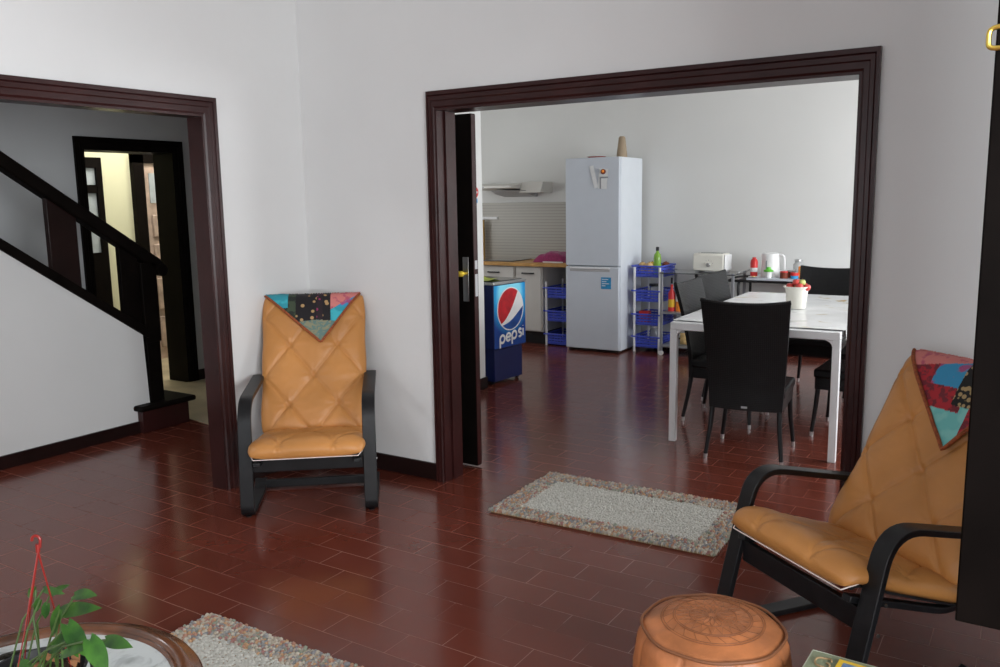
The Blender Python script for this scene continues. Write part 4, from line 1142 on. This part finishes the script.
# ------------------------------------------------------------------ toaster cart
CX, CY = -3.245, 8.13
t = thing('kitchen_cart', 'grey metal kitchen cart with glass top shelf on small wheels', 'cart', (CX, CY, 0), R(1))
w, d = .72, .40
for (x, y) in ((0, 0), (w, 0), (0, d), (w, d)):
    lg = boxo('post', M['grey_metal'], x-.013, x+.013, y-.013, y+.013, .05, .855, t, .003)
    MB().tube([(x, y-.012, .024), (x, y+.012, .024)], .024, 14).build('wheel', M['white_plastic'], lg)
boxo('glass_top', M['dark_glass'], -.02, w+.02, -.02, d+.02, .838, .848, t, .002)
for z in (.44, .10): boxo('shelf', M['grey_metal'], -.01, w+.01, -.01, d+.01, z-.012, z+.006, t, .002)
MB().tube(fillet([(w+.02, 0, .846), (w+.06, 0, .875), (w+.06, d, .875), (w+.02, d, .846)], [.03, .03]), .006, 8).build('push_rail', M['steel'], t)
boxo('hook_strip', M['black_plastic'], .10, .12, -.016, -.012, .74, .80, t)
# toaster
t = thing('toaster', 'white four-slice toaster with a steel knob on the cart glass top', 'toaster', (CX+.425, CY+.27, .849), R(-2))
b = MB(); b.prism([(-.10, .012), (.10, .012), (.10, .17), (.085, .185), (-.085, .185), (-.10, .17)], 0, -.165, .150); b.build('shell', M['cream_plastic'], t, .015, )
boxo('end_cap', M['white_plastic'], .152, .172, -.092, .092, .015, .175, t, .012)
for y in (-.035, .035): boxo('slot', M['black_plastic'], -.13, .12, y-.012, y+.012, .184, .1865, t)
MB().tube([(-.0, -.10, .075), (-.0, -.122, .075)], .021, 20).build('knob', M['steel'], t, .003)
b = MB()
for k in range(5):
    a = R(20+35*k); b.tube([(.045*math.cos(a), -.1005, .075+.045*math.sin(a)), (.045*math.cos(a), -.1015, .075+.045*math.sin(a))], .0035, 8)
b.build('dial_marks', M['grey_metal'], t)
for x in (-.13, .13): boxo('foot', M['grey_label'], x-.02, x+.02, -.08, .08, 0, .013, t)
MB().lathe([(.05, 0), (.08, .005)], (0, -.135, .0), n=24, sy=.35).build('crumb_tray', M['grey_metal'], t)
# items on cart shelves
lathe_thing('sauce_bottle', 'red-labelled bottle on the middle shelf of the cart', 'bottle', (CX+.06, CY+.12, .447), [('bottle_body', [(.035, 0), (.035, .18), (.015, .22), (.012, .25)], 'red'), ('label_band', [(.0355, .04), (.0355, .12)], 'yellow'), ('cap', [(.014, .25), (.014, .27)], 'red')])
lathe_thing('juice_bottle', 'yellow and red bottle beside the white one on the cart shelf', 'bottle', (CX+.14, CY+.13, .447), [('bottle_body', [(.038, 0), (.038, .20), (.016, .24), (.013, .26)], 'orange'), ('label_band', [(.0385, .10), (.0385, .18)], 'paper'), ('cap', [(.015, .26), (.015, .285)], 'red')])
lathe_thing('white_bottle', 'white squat bottle on the middle cart shelf behind the tilted chair back', 'bottle', (CX+.23, CY+.14, .447), [('bottle_body', [(.042, 0), (.042, .15), (.02, .18)], 'white_plastic'), ('cap', [(.02, .18), (.02, .20)], 'red')])
for k, (x, mm, l) in enumerate([(.10, 'green_bottle', 'green packet at the left of the lowest cart shelf'), (.20, 'tan', 'tan packet on the lowest cart shelf'), (.31, 'paper', 'white packet on the lowest cart shelf'), (.42, 'green_plastic', 'bright green packet at the right of the lowest cart shelf')]):
    hh = [.16, .12, .10, .05][k]
    o = thing('food_packet', l, 'packet', (CX+x, CY+.12, .107), rnd.uniform(-.3, .3), 'packets on the lowest cart shelf')
    b = MB(); b.grid(lambda i, j: ((i*2-1)*.04, -.03*math.cos((i*2-1)*PI/2)*(1-(j*2-1)**4), j*hh), 8, 8); b.grid(lambda i, j: ((i*2-1)*.04, .03*math.cos((i*2-1)*PI/2)*(1-(j*2-1)**4), j*hh), 8, 8)
    b.build('pouch', M[mm], o, merge=True, smooth=60)

# ------------------------------------------------------------------ black side table with kettle
BX, BYY = -2.52, 8.22
t = thing('side_table', 'black tubular side table with a pale top against the kitchen far wall', 'table', (BX, BYY, 0))
w, d, h = 1.35, .42, .80
for x in (0.02, w-.02):
    b = MB(); b.tube(fillet([(x, .02, 0), (x, .02, h-.02), (x, d, h-.02), (x, d, 0)], [.06, .06]), .013, 10); b.build('leg_hoop', M['black_plastic'], t)
b = MB(); b.tube([(-.08, .02, h-.02), (w, .02, h-.02)], .013, 10).tube([(.0, d, h-.02), (w, d, h-.02)], .013, 10); b.build('frame_rail', M['black_plastic'], t)
boxo('tabletop', M['fridge'], .10, w-.03, .0, d+.02, h-.008, h+.014, t, .004)
MB().tube(fillet([(-.08, .02, h-.02), (-.02, .10, h+.015), (.10, .20, h+.015)], [.05]), .010, 8).build('frame_bend', M['black_plastic'], t)
TT = h+.0145
k = thing('electric_kettle', 'white electric kettle with a loop handle on the black side table', 'kettle', (-2.245, 8.42, TT))
MB().lathe([(.090, 0), (.092, .012), (.088, .03), (.078, .21), (.076, .225), (.06, .232), (.001, .236)], n=36, cap1=False).build('jug', M['white_plastic'], k, smooth=45)
MB().tube(fillet([(.070, 0, .215), (.128, 0, .21), (.132, 0, .06), (.084, 0, .05)], [.035, .03]), .012, 10).build('handle', M['white_plastic'], k)
MB().prism([(-.066, .20), (-.095, .216), (-.066, .150)], 1, -.018, .018).build('spout', M['white_plastic'], k, .004)
boxo('water_gauge', M['grey_metal'], -.022, -.012, -.0875, -.072, .05, .16, k)
lathe_thing('red_tin', 'red tall can at the left end of the side table', 'can', (-2.385, 8.35, TT), [('can_body', [(.034, 0), (.035, .14), (.03, .165), (.02, .175)], 'red'), ('label_band', [(.0355, .05), (.0358, .09)], 'paper'), ('cap', [(.018, .176), (.018, .19)], 'red')])
lathe_thing('green_lid_cup', 'white cup with a bright green lid before the kettle', 'cup', (-2.225, 8.28, TT), [('cup_body', [(.028, 0), (.036, .06)], 'white_plastic'), ('lid', [(.044, .061), (.046, .075), (.022, .085), (.018, .105)], 'green_plastic')])
lathe_thing('brown_jar', 'short brown jar right of the kettle', 'jar', (-2.085, 8.30, TT), [('jar_body', [(.036, 0), (.038, .01), (.038, .055)], 'brown'), ('lid', [(.036, .056), (.036, .068)], 'red')], 'small brown jars')
lathe_thing('brown_jar', 'second short brown jar behind the first, beside the clear jar', 'jar', (-2.045, 8.40, TT), [('jar_body', [(.036, 0), (.038, .01), (.038, .06)], 'brown'), ('lid', [(.036, .061), (.036, .073)], 'grey_label')], 'small brown jars')
lathe_thing('clear_jar', 'tall clear glass jar with steel lid at the right of the side table', 'jar', (-2.00, 8.49, TT), [('jar_body', [(.045, 0), (.047, .12), (.032, .14), (.034, .155)], 'clear_jar'), ('lid', [(.037, .156), (.037, .17)], 'steel')])
lathe_thing('blue_tub', 'low tub with blue base and red band on the side table', 'tub', (-1.99, 8.31, TT), [('tub_body', [(.036, 0), (.038, .028)], 'blue_print'), ('band', [(.038, .029), (.038, .055)], 'red')])
o = thing('orange_packet', 'orange printed packet at the right end of the side table', 'packet', (-1.915, 8.35, TT))
boxo('box_body', M['orange'], -.045, .045, -.025, .025, 0, .115, o, .006); boxo('label', M['tan'], -.03, .03, -.027, -.025, .06, .10, o)
o = thing('white_saucer', 'white saucer with crumbs at the left end of the side table', 'saucer', (-2.36, 8.27, TT)); MB().lathe([(.02, 0), (.05, .006), (.055, .010), (.02, .004)], n=24).build('saucer_body', M['white_plastic'], o)
boxo('biscuit', M['tan'], -.02, .015, -.02, .02, .005, .014, o, .002)

# ------------------------------------------------------------------ lights
def area(name, loc, rot, sx, sy, power, col=(1, 1, 1)):
    l = bpy.data.lights.new(name, 'AREA'); l.shape = 'RECTANGLE'; l.size = sx; l.size_y = sy; l.energy = power; l.color = col
    o = bpy.data.objects.new(name, l); COL.objects.link(o); o.location = loc; o.rotation_euler = rot; return o
day = (.945, .978, 1.0)
area('window_daylight', (XR+.24, (WY0+WY1)/2, 1.6), (0, R(90), 0), 1.7, 3.1, 310, day)
area('window_daylight', ((RX0+RX1)/2, YB-.24, 1.6), (R(90), 0, 0), 3.2, 1.7, 42, day)
area('window_daylight', (KXR+.24, 6.6, 1.6), (0, R(90), 0), 1.3, 3.0, 190, day)
area('kitchen_side_fill', (-6.3, 7.2, 1.7), (0, R(-90), 0), 1.2, 1.6, 13, day)  # added fill lamp before the solid end wall, brightens the left of the kitchen
area('hall_fill', (-5.2, 1.0, 2.86), (0, 0, 0), .8, .8, 28, day)  # unseen area lamp under the closed hall ceiling, brightens the hall walls
area('far_room_light', (-7.1, 5.4, 2.75), (0, 0, 0), .8, 1.6, 34, (1, .97, .85))  # unseen area lamp just below the far room ceiling
w = bpy.data.worlds.new('world'); scene.world = w; w.use_nodes = True
w.node_tree.nodes['Background'].inputs[0].default_value = (.75, .85, 1, 1); w.node_tree.nodes['Background'].inputs[1].default_value = 1.0
scene.view_settings.view_transform = 'Standard'
scene.view_settings.exposure = 0
scene.cycles.use_denoising = True
scene.cycles.max_bounces = 8; scene.cycles.diffuse_bounces = 5; scene.cycles.glossy_bounces = 4
scene.cycles.sample_clamp_indirect = 6
